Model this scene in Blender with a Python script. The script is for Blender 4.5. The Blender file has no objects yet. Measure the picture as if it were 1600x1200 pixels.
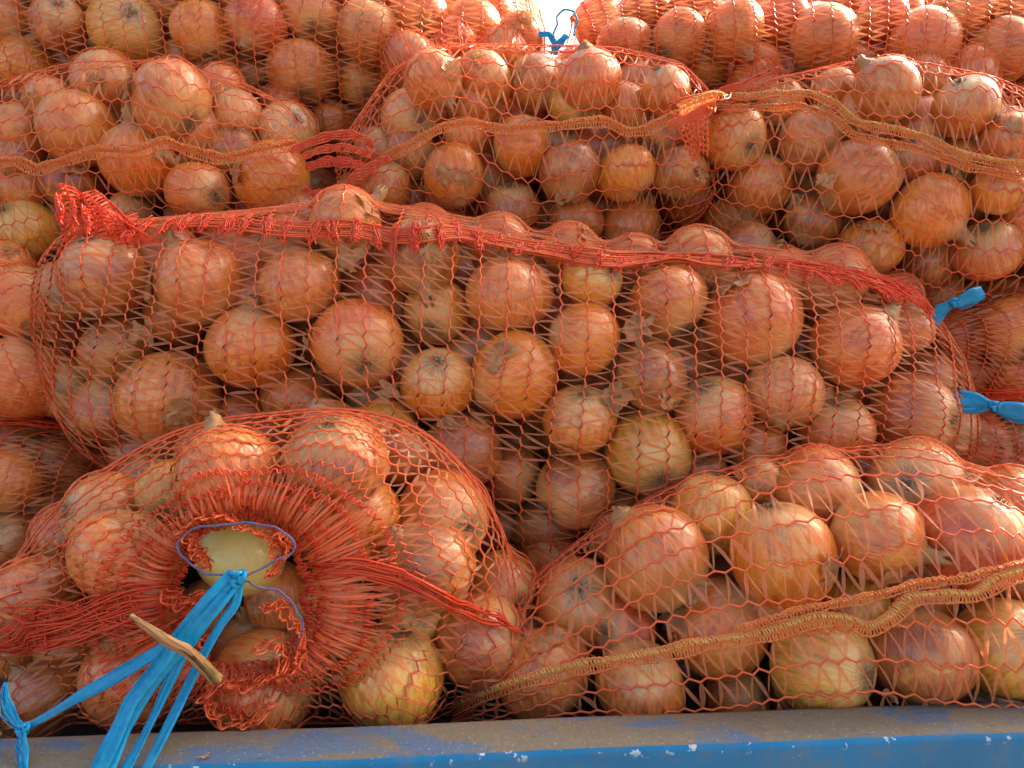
import bpy, bmesh, math, random
import numpy as np
from mathutils import Vector, Matrix, Quaternion
from mathutils.bvhtree import BVHTree

R = math.radians
scene = bpy.context.scene
col = scene.collection
random.seed(7)
rng = np.random.default_rng(7)

# ------------------------------------------------------------------ camera
PITCH = 15.0
CAMZ = 1.58
F = 1150.0                      # focal length in photo pixels (1600 wide)
cam_d = bpy.data.cameras.new('camera')
cam = bpy.data.objects.new('camera', cam_d)
col.objects.link(cam)
cam.location = (0, 0, CAMZ)
cam.rotation_euler = (R(90 - PITCH), 0, 0)
cam_d.lens = 36.0 * F / 1600.0
cam_d.sensor_width = 36.0
cam_d.clip_start = 0.01
cam_d.clip_end = 3000
scene.camera = cam

# ------------------------------------------------------------------ light
SUN_EL, SUN_AZ = 29.0, 52.0     # azimuth measured from +Y (behind the pile) towards +X
w = bpy.data.worlds.new("World")
scene.world = w
w.use_nodes = True
nt = w.node_tree
sky = nt.nodes.new('ShaderNodeTexSky')
sky.sky_type = 'NISHITA'
sky.sun_disc = False
sky.sun_elevation = R(SUN_EL)
sky.sun_rotation = R(SUN_AZ)
sky.air_density = 1.0
sky.dust_density = 8.0
sky.ozone_density = 0.0
bg = nt.nodes['Background']
nt.links.new(sky.outputs[0], bg.inputs[0])
bg.inputs[1].default_value = 0.15
sd = bpy.data.lights.new('sun', 'SUN')
sd.energy = 5.0
sd.angle = R(0.5)
sd.color = (1.0, 0.93, 0.82)
sun = bpy.data.objects.new('sun', sd)
col.objects.link(sun)
sdir = Vector((math.sin(R(SUN_AZ)) * math.cos(R(SUN_EL)), math.cos(R(SUN_AZ)) * math.cos(R(SUN_EL)), math.sin(R(SUN_EL))))
sun.rotation_euler = sdir.to_track_quat('Z', 'Y').to_euler()
sun.location = (0, 0, 6)
scene.view_settings.view_transform = 'Standard'
scene.view_settings.look = 'None'
scene.view_settings.gamma = 1
scene.view_settings.exposure = 1.75

# ------------------------------------------------------------------ pixel -> world helpers
FW = np.array([0, math.cos(R(PITCH)), -math.sin(R(PITCH))])
UP = np.array([0, math.sin(R(PITCH)), math.cos(R(PITCH))])
RT = np.array([1.0, 0, 0])
C0 = np.array([0, 0, CAMZ])


def cp(px, py, d):
    """world point seen at photo pixel (px, py) at depth d"""
    px = np.asarray(px, float)[..., None]
    py = np.asarray(py, float)[..., None]
    d = np.asarray(d, float)[..., None]
    return C0 + d * (FW + (px - 800) / F * RT - (py - 600) / F * UP)


def ray(px, py):
    v = FW + (px - 800) / F * RT - (py - 600) / F * UP
    return v                     # one unit of depth


def nrm(a):
    return a / np.maximum(np.linalg.norm(a, axis=-1, keepdims=True), 1e-9)


# ------------------------------------------------------------------ material helpers
def mat(name):
    m = bpy.data.materials.new(name)
    m.use_nodes = True
    return m, m.node_tree, m.node_tree.nodes['Principled BSDF']


class NB:
    def __init__(s, t):
        s.t = t

    def n(s, typ, **kw):
        nd = s.t.nodes.new(typ)
        for k, v in kw.items():
            setattr(nd, k, v)
        return nd

    def link(s, a, b):
        s.t.links.new(a, b)

    def val(s, sock, v):
        if hasattr(v, 'is_linked') or isinstance(v, bpy.types.NodeSocket):
            s.link(v, sock)
        else:
            sock.default_value = v

    def math(s, op, a, b=0.0, c=None, clamp=False):
        nd = s.n('ShaderNodeMath', operation=op, use_clamp=clamp)
        s.val(nd.inputs[0], a)
        s.val(nd.inputs[1], b)
        if c is not None:
            s.val(nd.inputs[2], c)
        return nd.outputs[0]

    def vmath(s, op, a, b=(0, 0, 0)):
        nd = s.n('ShaderNodeVectorMath', operation=op)
        s.val(nd.inputs[0], a)
        if op == 'SCALE':
            s.val(nd.inputs[3], b)
        else:
            s.val(nd.inputs[1], b)
        return nd.outputs[0]

    def noise(s, vec, scale, detail=2.0, rough=0.5, dist=0.0):
        nd = s.n('ShaderNodeTexNoise')
        s.link(vec, nd.inputs['Vector'])
        nd.inputs['Scale'].default_value = scale
        nd.inputs['Detail'].default_value = detail
        nd.inputs['Roughness'].default_value = rough
        nd.inputs['Distortion'].default_value = dist
        return nd.outputs[0]

    def ramp(s, fac, a, b):
        nd = s.n('ShaderNodeMapRange')
        nd.clamp = True
        s.val(nd.inputs[0], fac)
        nd.inputs[1].default_value = a
        nd.inputs[2].default_value = b
        return nd.outputs[0]

    def mix(s, fac, a, b, mode='MIX'):
        nd = s.n('ShaderNodeMix', data_type='RGBA', blend_type=mode)
        s.val(nd.inputs[0], fac)
        s.val(nd.inputs[6], a)
        s.val(nd.inputs[7], b)
        return nd.outputs[2]

    def bump(s, h, strength, dist):
        nd = s.n('ShaderNodeBump')
        s.link(h, nd.inputs['Height'])
        nd.inputs['Strength'].default_value = strength
        nd.inputs['Distance'].default_value = dist
        return nd.outputs[0]


def onion_material(joined=False):
    m, t, p = mat('packed_onion_skin' if joined else 'onion_skin')
    b = NB(t)
    oi = b.n('ShaderNodeObjectInfo')
    if joined:
        tc = b.n('ShaderNodeAttribute', attribute_name='bulb_co').outputs['Vector']
        rnd = b.n('ShaderNodeAttribute', attribute_name='bulb_rnd').outputs['Fac']
        ocol = b.mix(rnd, (0.62, 0.16, 0.05, 1), (0.50, 0.17, 0.05, 1))
    else:
        tc = b.n('ShaderNodeTexCoord').outputs['Object']
        rnd = oi.outputs['Random']
        ocol = oi.outputs['Color']
    off = b.n('ShaderNodeCombineXYZ')
    b.link(b.math('MULTIPLY', rnd, 37.0), off.inputs[0])
    b.link(b.math('MULTIPLY', rnd, 91.0), off.inputs[1])
    b.link(b.math('MULTIPLY', rnd, 13.0), off.inputs[2])
    sep = b.n('ShaderNodeSeparateXYZ')
    b.link(tc, sep.inputs[0])
    flat = b.n('ShaderNodeCombineXYZ')
    b.link(sep.outputs[0], flat.inputs[0])
    b.link(sep.outputs[1], flat.inputs[1])
    ring = b.vmath('NORMALIZE', flat.outputs[0])
    mer = b.n('ShaderNodeVectorMath', operation='ADD')
    zz = b.n('ShaderNodeCombineXYZ')
    b.link(b.math('MULTIPLY', sep.outputs[2], 0.22), zz.inputs[2])
    b.link(ring, mer.inputs[0])
    b.link(zz.outputs[0], mer.inputs[1])
    merv = b.vmath('ADD', mer.outputs[0], off.outputs[0])
    fine = b.noise(merv, 26.0, 2.0, 0.55)
    veins = b.noise(merv, 9.0, 3.0, 0.6)
    pos = b.vmath('ADD', tc, off.outputs[0])
    blot = b.noise(pos, 1.3, 3.0, 0.55, 0.3)
    patch = b.noise(pos, 1.9, 5.0, 0.6, 0.6)
    speck = b.noise(pos, 16.0, 3.0, 0.7)
    dirt = b.noise(pos, 3.2, 5.0, 0.7)
    # outer skin: darker and redder; where it has torn away the paler layer below shows
    c1 = b.mix(b.ramp(veins, 0.38, 0.58), b.mix(1.0, ocol, (0.70, 0.50, 0.42, 1), 'MULTIPLY'), ocol)
    c2 = b.mix(b.math('MULTIPLY', b.ramp(blot, 0.48, 0.70), 0.6), c1, (0.82, 0.34, 0.045, 1))
    c3 = b.mix(b.math('MULTIPLY', b.ramp(fine, 0.55, 0.75), 0.28), c2, (0.84, 0.36, 0.12, 1))
    torn = b.ramp(patch, 0.60, 0.615)
    c4 = b.mix(b.math('MULTIPLY', torn, 0.40), c3, (0.80, 0.46, 0.16, 1))
    # root and neck ends
    zsc = sep.outputs[2]
    rn = b.math('ADD', zsc, b.math('MULTIPLY', b.math('SUBTRACT', veins, 0.5), 0.25))
    root = b.ramp(rn, -0.90, -0.99)
    neck = b.ramp(rn, 0.80, 1.04)
    c5 = b.mix(b.math('MULTIPLY', neck, 0.8), c4, (0.50, 0.30, 0.13, 1))
    yel = b.ramp(rn, -0.50, -0.90)
    c5 = b.mix(b.math('MULTIPLY', yel, 0.55), c5, (0.74, 0.52, 0.20, 1))
    c6 = b.mix(b.math('MULTIPLY', root, 0.8), c5, (0.24, 0.16, 0.08, 1))
    dirty = b.math('ADD', dirt, b.math('MULTIPLY', b.math('FRACT', b.math('MULTIPLY', rnd, 7.3)), 0.10))
    d1 = b.math('MULTIPLY', b.ramp(dirty, 0.66, 0.76), 0.5)
    c7 = b.mix(d1, c6, (0.15, 0.10, 0.06, 1))
    d2 = b.math('MULTIPLY', b.ramp(speck, 0.70, 0.76), 0.7)
    c8 = b.mix(d2, c7, (0.10, 0.06, 0.04, 1))
    c8 = b.mix(b.math('SUBTRACT', 1.0, oi.outputs['Alpha']), c8, b.mix(b.math('MULTIPLY', b.ramp(veins, 0.45, 0.7), 0.3), ocol, (0.60, 0.44, 0.12, 1)))
    b.link(c8, p.inputs['Base Color'])
    b.link(b.math('ADD', 0.12, b.math('MULTIPLY', dirt, 0.40)), p.inputs['Roughness'])
    p.inputs['Specular IOR Level'].default_value = 0.6
    p.inputs['Coat Weight'].default_value = 0.55
    p.inputs['Coat Roughness'].default_value = 0.12
    h = b.math('ADD', b.math('MULTIPLY', fine, 0.35), b.math('MULTIPLY', veins, 0.5))
    h = b.math('ADD', h, b.math('MULTIPLY', torn, -0.5))
    b.link(b.bump(h, 0.20, 0.02), p.inputs['Normal'])
    return m


def simple(name, c, rough=0.5, c2=None, scale=40, spec=0.4, transl=0.0, obj=True, tint=None):
    m, t, p = mat(name)
    b = NB(t)
    tcn = b.n('ShaderNodeTexCoord')
    g = tcn.outputs['Object' if obj else 'Generated']
    f = b.noise(g, scale, 4.0, 0.6)
    c2 = c2 or tuple(x * 0.6 for x in c)
    cc = b.mix(b.ramp(f, 0.35, 0.65), (*c, 1), (*c2, 1))
    b.link(cc, p.inputs['Base Color'])
    p.inputs['Roughness'].default_value = rough
    p.inputs['Specular IOR Level'].default_value = spec
    if transl > 0:
        tr = b.n('ShaderNodeBsdfTranslucent')
        b.link(b.mix(1.0, cc, (*(tint or (1, 1, 1)), 1), 'MULTIPLY'), tr.inputs['Color'])
        mx = b.n('ShaderNodeMixShader')
        mx.inputs[0].default_value = transl
        b.link(p.outputs[0], mx.inputs[1])
        b.link(tr.outputs[0], mx.inputs[2])
        b.link(mx.outputs[0], t.nodes['Material Output'].inputs['Surface'])
    return m


M = {}
M['onion'] = onion_material()
M['packed'] = onion_material(True)
M['cord'] = simple('net_cord_plastic', (0.93, 0.23, 0.072), 0.30, (0.92, 0.165, 0.05), 60, 0.5, 0.35)
M['red'] = simple('net_red_plastic', (0.94, 0.155, 0.050), 0.30, (0.92, 0.10, 0.030), 60, 0.6, 0.45)
M['seam'] = simple('net_seam_orange', (0.94, 0.42, 0.13), 0.45, (0.93, 0.32, 0.09), 70, 0.4, 0.5)
M['yellow'] = simple('net_seam_yellow', (0.94, 0.66, 0.22), 0.45, (0.93, 0.48, 0.13), 90, 0.4, 0.5)
M['husk'] = simple('dry_onion_husk', (0.64, 0.37, 0.16), 0.5, (0.44, 0.21, 0.085), 3.0, 0.3, 0.25)
M['root'] = simple('dry_onion_root', (0.34, 0.24, 0.14), 0.8, (0.20, 0.13, 0.07), 5.0, 0.2)
M['stalk'] = simple('dry_onion_stalk', (0.36, 0.23, 0.08), 0.6, (0.13, 0.09, 0.04), 160.0, 0.3)
M['blue'] = simple('blue_raffia', (0.008, 0.42, 0.72), 0.25, (0.006, 0.31, 0.60), 220, 0.6, 0.3)
M['thread'] = simple('violet_thread', (0.10, 0.14, 0.28), 0.5, (0.16, 0.10, 0.18), 60, 0.4)


def tape_material():
    """thin see-through plastic tape"""
    m, t, p = mat('net_tape_plastic')
    b = NB(t)
    g = b.n('ShaderNodeNewGeometry')
    f = b.noise(g.outputs['Position'], 260.0, 2.0, 0.6)
    cc = b.mix(b.ramp(f, 0.35, 0.65), (0.93, 0.38, 0.17, 1), (0.92, 0.27, 0.10, 1))
    b.link(cc, p.inputs['Base Color'])
    p.inputs['Roughness'].default_value = 0.28
    p.inputs['Specular IOR Level'].default_value = 0.6
    tr = b.n('ShaderNodeBsdfTranslucent')
    b.link(cc, tr.inputs['Color'])
    tp = b.n('ShaderNodeBsdfTransparent')
    tp.inputs['Color'].default_value = (1.0, 0.80, 0.70, 1)
    m1 = b.n('ShaderNodeMixShader')
    m1.inputs[0].default_value = 0.35
    b.link(p.outputs[0], m1.inputs[1])
    b.link(tr.outputs[0], m1.inputs[2])
    m2 = b.n('ShaderNodeMixShader')
    m2.inputs[0].default_value = 0.54
    b.link(m1.outputs[0], m2.inputs[1])
    b.link(tp.outputs[0], m2.inputs[2])
    b.link(m2.outputs[0], t.nodes['Material Output'].inputs['Surface'])
    return m


M['tape'] = tape_material()


def rim_material():
    m, t, p = mat('worn_blue_rim')
    b = NB(t)
    g = b.n('ShaderNodeTexCoord').outputs['Object']
    sep = b.n('ShaderNodeSeparateXYZ')
    b.link(g, sep.inputs[0])
    st = b.n('ShaderNodeMapping')
    st.inputs['Scale'].default_value = (1, 2.6, 1)
    b.link(g, st.inputs[0])
    big = b.noise(st.outputs[0], 11.0, 5.0, 0.62, 0.4)
    fn = b.noise(g, 240.0, 3.0, 0.65)
    md = b.noise(g, 45.0, 4.0, 0.6)
    c1 = b.mix(md, (0.14, 0.108, 0.070, 1), (0.21, 0.16, 0.10, 1))
    c1 = b.mix(b.math('MULTIPLY', b.ramp(fn, 0.5, 0.7), 0.5), c1, (0.11, 0.095, 0.08, 1))
    blue = b.ramp(b.math('ADD', big, b.math('MULTIPLY', md, 0.10)), 0.56, 0.64)
    c2 = b.mix(b.math('MULTIPLY', blue, 0.72), c1, (0.04, 0.12, 0.24, 1))
    # bare scratches
    ms = b.n('ShaderNodeMapping')
    ms.inputs['Scale'].default_value = (60, 600, 60)
    ms.inputs['Rotation'].default_value = (0, 0, 0.5)
    b.link(g, ms.inputs[0])
    sc = b.noise(ms.outputs[0], 1.0, 2.0, 0.5)
    rust = b.math('MULTIPLY', b.ramp(b.noise(g, 30.0, 6.0, 0.75), 0.60, 0.68), 0.55)
    c2 = b.mix(rust, c2, (0.16, 0.07, 0.03, 1))
    grit = b.math('MULTIPLY', b.ramp(b.noise(g, 420.0, 2.0, 0.7), 0.62, 0.66), 0.6)
    c2 = b.mix(grit, c2, (0.33, 0.29, 0.23, 1))
    c2 = b.mix(b.math('MULTIPLY', b.ramp(sc, 0.66, 0.72), 0.7), c2, (0.07, 0.06, 0.055, 1))
    b.link(c2, p.inputs['Base Color'])
    p.inputs['Roughness'].default_value = 0.62
    b.link(b.bump(b.math('ADD', fn, md), 0.3, 0.002), p.inputs['Normal'])
    return m


def panel_material():
    m, t, p = mat('blue_truck_paint')
    b = NB(t)
    g = b.n('ShaderNodeTexCoord').outputs['Object']
    sep = b.n('ShaderNodeSeparateXYZ')
    b.link(g, sep.inputs[0])
    n1 = b.noise(g, 7.0, 5.0, 0.6)
    n2 = b.noise(g, 70.0, 4.0, 0.7)
    n3 = b.noise(g, 28.0, 5.0, 0.75)
    c = b.mix(b.ramp(n1, 0.3, 0.7), (0.002, 0.13, 0.28, 1), (0.002, 0.20, 0.42, 1))
    c = b.mix(b.math('MULTIPLY', b.ramp(n3, 0.50, 0.66), 0.55), c, (0.10, 0.15, 0.17, 1))
    # chips of white primer along the bent edge (z close to 0 in object space)
    edge = b.ramp(sep.outputs[2], -0.0085, -0.002)
    ch = b.math('MULTIPLY', edge, b.ramp(n2, 0.61, 0.63))
    far = b.math('MULTIPLY', b.ramp(n3, 0.71, 0.73), 0.6)
    c = b.mix(b.math('MAXIMUM', ch, far), c, (0.55, 0.60, 0.62, 1))
    b.link(c, p.inputs['Base Color'])
    p.inputs['Roughness'].default_value = 0.35
    b.link(b.bump(b.math('ADD', n2, b.math('MULTIPLY', n3, 2.0)), 0.15, 0.003), p.inputs['Normal'])
    return m


M['rim'] = rim_material()
M['panel'] = panel_material()
M['ground'] = simple('dusty_ground', (0.17, 0.13, 0.09), 0.9, (0.12, 0.09, 0.065), 3.0)
M['plank'] = simple('dirty_bed_steel', (0.08, 0.075, 0.07), 0.7, (0.05, 0.045, 0.04), 12.0)


# ------------------------------------------------------------------ mesh helpers
def np_mesh(name, V, Q, m, smooth=True):
    me = bpy.data.meshes.new(name)
    V = np.asarray(V, np.float32).reshape(-1, 3)
    Q = np.asarray(Q, np.int32)
    k = Q.shape[1]
    me.vertices.add(len(V))
    me.vertices.foreach_set('co', V.ravel())
    me.loops.add(Q.size)
    me.loops.foreach_set('vertex_index', Q.ravel())
    me.polygons.add(len(Q))
    me.polygons.foreach_set('loop_start', np.arange(0, Q.size, k, dtype=np.int32))
    me.polygons.foreach_set('loop_total', np.full(len(Q), k, np.int32))
    me.update(calc_edges=True)
    me.validate()
    if smooth:
        me.polygons.foreach_set('use_smooth', np.ones(len(me.polygons), bool))
    me.materials.append(m)
    return me


def link(name, me, parent=None, kind=None):
    o = bpy.data.objects.new(name, me)
    col.objects.link(o)
    if parent is not None:
        o.parent = parent
        o.matrix_parent_inverse = parent.matrix_world.inverted()
    if kind:
        o['kind'] = kind
    return o


def tag(o, label, cat, group=None):
    o['label'] = label
    o['category'] = cat
    if group:
        o['group'] = group
    return o


def tubes(paths, rad, sides=5, closed=False):
    """paths: list of (n,3) arrays, rad: scalar or per-path scalar / array -> V, Q"""
    Vs, Qs, base = [], [], 0
    ang = np.linspace(0, 2 * np.pi, sides, endpoint=False)
    for i, P in enumerate(paths):
        P = np.asarray(P, float)
        n = len(P)
        r = rad[i] if isinstance(rad, (list, tuple)) else rad
        r = np.broadcast_to(np.asarray(r, float), (n,))
        if closed:
            T = np.roll(P, -1, 0) - np.roll(P, 1, 0)
        else:
            T = np.gradient(P, axis=0)
        T = nrm(T)
        ref = np.array([0.3, 0.2, 1.0])
        a = nrm(np.cross(T, ref))
        bb = np.cross(T, a)
        ringv = P[:, None, :] + r[:, None, None] * (np.cos(ang)[None, :, None] * a[:, None, :] + np.sin(ang)[None, :, None] * bb[:, None, :])
        Vs.append(ringv.reshape(-1, 3))
        m = n if closed else n - 1
        ii = np.arange(m)[:, None]
        jj = np.arange(sides)[None, :]
        i2 = (ii + 1) % n
        j2 = (jj + 1) % sides
        q = np.stack([ii * sides + jj, ii * sides + j2, i2 * sides + j2, i2 * sides + jj], -1).reshape(-1, 4)
        Qs.append(q + base)
        base += n * sides
    return np.concatenate(Vs), np.concatenate(Qs)


def ribbons(C, W):
    """C: (k,n,3) centre lines, W: (k,n,3) half width vectors -> V,Q"""
    k, n, _ = C.shape
    V = np.stack([C - W, C + W], 2).reshape(-1, 3)
    idx = (np.arange(k)[:, None] * n + np.arange(n - 1)[None, :]) * 2
    Q = np.stack([idx, idx + 1, idx + 3, idx + 2], -1).reshape(-1, 4)
    return V, Q


def smooth_poly(pts, n):
    """Catmull-like resample of a polyline to n points (last dim free)"""
    pts = np.asarray(pts, float)
    d = np.r_[0, np.cumsum(np.linalg.norm(np.diff(pts[:, :2], axis=0), axis=1))]
    t = np.linspace(0, d[-1], n * 3)
    out = np.stack([np.interp(t, d, pts[:, k]) for k in range(pts.shape[1])], -1)
    ker = max(3, int(n * 3 / len(pts) * 0.7) | 1)
    pad = ker // 2
    o2 = np.concatenate([2 * out[:1] - out[1:pad + 1][::-1], out, 2 * out[-1:] - out[-pad - 1:-1][::-1]])
    kn = np.hanning(ker + 2)[1:-1]
    kn /= kn.sum()
    sm = np.stack([np.convolve(o2[:, k], kn, 'valid') for k in range(out.shape[1])], -1)
    return sm[np.linspace(0, len(sm) - 1, n).round().astype(int)]


# ------------------------------------------------------------------ truck side and ground
def on_plane(px, py, z):
    v = ray(px, py)
    t = (z - CAMZ) / v[2]
    return C0 + t * v


RIMZ = 1.19
b0, b1 = on_plane(0, 1150, RIMZ), on_plane(1600, 1093, RIMZ)
f0, f1 = on_plane(0, 1206, RIMZ), on_plane(1600, 1151, RIMZ)
ux = nrm(b1 - b0)
uy = np.array([-ux[1], ux[0], 0])
if uy[1] < 0:
    uy = -uy
width = float(np.dot(b0 - f0, uy) + np.dot(b1 - f1, uy)) / 2
truck = bpy.data.objects.new('truck_side', None)
col.objects.link(truck)
org = (f0 + f1) / 2
truck.location = org
truck.rotation_euler = (0, 0, math.atan2(ux[1], ux[0]))
bpy.context.view_layer.update()
tag(truck, 'blue steel side of a truck bed with worn brown top rim along the bottom', 'truck')


def local(name, bm, m, parent):
    me = bpy.data.meshes.new(name)
    bm.normal_update()
    bm.to_mesh(me)
    bm.free()
    me.materials.append(m)
    o = bpy.data.objects.new(name, me)
    col.objects.link(o)
    o.parent = parent
    return o


def sweep(profile, x0, x1, nx, jit=0.0):
    """profile list of (y,z) swept along x"""
    bm = bmesh.new()
    rows = []
    for i in range(nx + 1):
        x = x0 + (x1 - x0) * i / nx
        wob = (math.sin(x * 9.0) + 0.6 * math.sin(x * 23.0 + 1)) * jit
        rows.append([bm.verts.new((x, y + wob * 0.6, z + wob * 0.4)) for y, z in profile])
    for i in range(nx):
        for j in range(len(profile) - 1):
            f = bm.faces.new((rows[i][j], rows[i + 1][j], rows[i + 1][j + 1], rows[i][j + 1]))
            f.smooth = True
    return bm


# top flange: front rounded lip starts at y=0
prof = [(0.0035, -0.0010), (0.006, 0.0003), (0.012, 0.0008), (width * 0.5, 0.0004), (width - 0.004, 0), (width, -0.002), (width, -0.012)]
local('top_rim', sweep(prof, -1.3, 1.3, 120, 0.0008), M['rim'], truck)
prof = [(0.0035, -0.0010), (0.0012, -0.0030), (0.0, -0.0065), (0.0, -0.05), (-0.001, -0.09), (-0.012, -0.10), (-0.012, -0.32), (0.0, -0.33), (0.0, -0.45)]
prof = prof[::-1]
local('side_panel', sweep(prof, -1.3, 1.3, 120, 0.0008), M['panel'], truck)
bm = bmesh.new()
bmesh.ops.create_cube(bm, size=1.0)
bmesh.ops.scale(bm, vec=(2.6, 1.6, 0.01), verts=bm.verts)
bmesh.ops.translate(bm, vec=(0, width + 0.80, -0.075), verts=bm.verts)
local('bed_floor', bm, M['plank'], truck)
bm = bmesh.new()
bmesh.ops.create_cube(bm, size=1.0)
bmesh.ops.scale(bm, vec=(2.6, 0.004, 0.075), verts=bm.verts)
bmesh.ops.translate(bm, vec=(0, width + 0.0022, -0.047), verts=bm.verts)
local('inner_lip', bm, M['panel'], truck)

bm = bmesh.new()
bmesh.ops.create_grid(bm, x_segments=8, y_segments=8, size=1500)
me = bpy.data.meshes.new('ground')
bm.to_mesh(me)
bm.free()
me.materials.append(M['ground'])
g = link('ground', me, kind='structure')

# ------------------------------------------------------------------ onion meshes
NV = 6


def bulb_mesh(k):
    r_ = np.random.default_rng(100 + k)
    nt_, nph = 26, 40
    th = np.linspace(0.0, np.pi, nt_)
    ph = np.linspace(0, 2 * np.pi, nph, endpoint=False)
    T, P = np.meshgrid(th, ph, indexing='ij')
    rho = np.sin(T) ** 0.96
    z = np.cos(T)
    z = z + 0.11 * np.exp(-(T / 0.26) ** 2)
    z = np.where(T > 2.8, z + 0.05 * ((T - 2.8) / 0.34) ** 2, z)
    lob = 1 + 0.012 * np.cos(2 * P + r_.uniform(0, 6)) + 0.012 * np.cos(3 * P + r_.uniform(0, 6)) + 0.010 * np.cos(5 * P + r_.uniform(0, 6)) * np.sin(T)
    rho = rho * lob
    bulge = 1 + 0.03 * np.cos(P + r_.uniform(0, 6)) * np.sin(2 * T)
    V = np.stack([rho * np.cos(P) * bulge, rho * np.sin(P) * bulge, z], -1).reshape(-1, 3)
    ii = np.arange(nt_ - 1)[:, None]
    jj = np.arange(nph)[None, :]
    j2 = (jj + 1) % nph
    Q = np.stack([ii * nph + jj, (ii + 1) * nph + jj, (ii + 1) * nph + j2, ii * nph + j2], -1).reshape(-1, 4)
    return np_mesh('onion_bulb', V, Q, M['onion'])


def neck_mesh(k, length=0.45):
    r_ = np.random.default_rng(200 + k)
    n, s = 8, 14
    V = []
    bend = r_.uniform(-0.35, 0.35, 2)
    for i in range(n):
        t = i / (n - 1)
        rad = 0.17 * (1 - t) ** 0.6 + 0.075 + 0.03 * math.sin(t * 5 + k)
        for j in range(s):
            a = 2 * np.pi * j / s + t * 1.2
            rr = rad * (1 + 0.30 * math.cos(4 * a + k) * t + 0.2 * r_.uniform(-1, 1) * t)
            zz = 0.98 + t * length * (1 + (0.35 * r_.uniform(-1, 1) if i == n - 1 else 0))
            V.append((rr * math.cos(a) + bend[0] * t * t * length, rr * math.sin(a) + bend[1] * t * t * length, zz))
    ii = np.arange(n - 1)[:, None]
    jj = np.arange(s)[None, :]
    j2 = (jj + 1) % s
    Q = np.stack([ii * s + jj, ii * s + j2, (ii + 1) * s + j2, (ii + 1) * s + jj], -1).reshape(-1, 4)
    return np_mesh('neck', V, Q, M['husk'])


def root_mesh(k):
    r_ = np.random.default_rng(300 + k)
    paths = []
    for i in range(70):
        a = r_.uniform(0, 2 * np.pi)
        q = r_.uniform(0, 0.15)
        L = r_.uniform(0.06, 0.20)
        p = np.array([q * math.cos(a), q * math.sin(a), -0.93])
        d = np.array([math.cos(a) * r_.uniform(0.2, 1.4), math.sin(a) * r_.uniform(0.2, 1.4), -1.0])
        d /= np.linalg.norm(d)
        pts = [p]
        for s in range(4):
            d = d + r_.normal(0, 0.45, 3)
            d /= np.linalg.norm(d)
            p = p + d * L / 4
            pts.append(p)
        paths.append(np.array(pts))
    V, Q = tubes(paths, 0.009, 3)
    return np_mesh('root_tuft', V, Q, M['root'])


def flake_mesh(k):
    """ragged sheet of papery skin lifting off the bulb"""
    r_ = np.random.default_rng(400 + k)
    n, mm = 14, 12
    th0 = r_.uniform(0.5, 1.5)
    span = r_.uniform(0.35, 0.8)
    w_ = r_.uniform(0.25, 0.6)
    V, ok = [], []
    for i in range(n):
        for j in range(mm):
            u, v = i / (n - 1), j / (mm - 1)
            th = th0 + span * u + 0.05 * math.sin(v * 9 + k)
            ph = (v - 0.5) * 2 * w_ * (1 - 0.35 * u) + 0.06 * math.sin(u * 11 + k)
            lift = 1.02 + 0.22 * u ** 2 * (0.6 + 0.4 * math.sin(v * 6 + k)) + 0.03 * math.sin(v * 17 + u * 6) + 0.05 * abs(v - 0.5)
            V.append((lift * math.sin(th) * math.cos(ph), lift * math.sin(th) * math.sin(ph), lift * math.cos(th)))
            e = min(v, 1 - v, (1 - u) * 1.2) * 4
            ok.append(e + 0.9 * math.sin(u * 13 + k * 2) * math.sin(v * 15 + k) + r_.uniform(-0.3, 0.3))
    Q = []
    for i in range(n - 1):
        for j in range(mm - 1):
            q = [i * mm + j, (i + 1) * mm + j, (i + 1) * mm + j + 1, i * mm + j + 1]
            if sum(ok[x] for x in q) / 4 > 0.15:
                Q.append(q)
    return np_mesh('loose_skin', V, Q, M['husk'])


BULB = [bulb_mesh(k) for k in range(NV)]
NECK = [neck_mesh(k, 0.25 + 0.08 * k) for k in range(5)]
ROOT = [root_mesh(k) for k in range(3)]
FLAKE = [flake_mesh(k) for k in range(8)]

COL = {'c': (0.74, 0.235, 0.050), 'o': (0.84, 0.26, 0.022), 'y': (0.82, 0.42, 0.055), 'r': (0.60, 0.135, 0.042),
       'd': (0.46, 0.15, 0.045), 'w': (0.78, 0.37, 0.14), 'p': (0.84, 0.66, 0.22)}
ADJ = {'c': 'copper', 'o': 'orange', 'y': 'yellow', 'r': 'reddish', 'd': 'dull brown', 'w': 'pale', 'p': 'peeled cream'}
ORD = ['leftmost', 'second', 'third', 'fourth', 'fifth', 'sixth', 'seventh', 'eighth', 'ninth', 'tenth', 'eleventh', 'twelfth', 'thirteenth']
ROWN = ['top row', 'second row', 'third row', 'fourth row', 'fifth row', 'sixth row']

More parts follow.
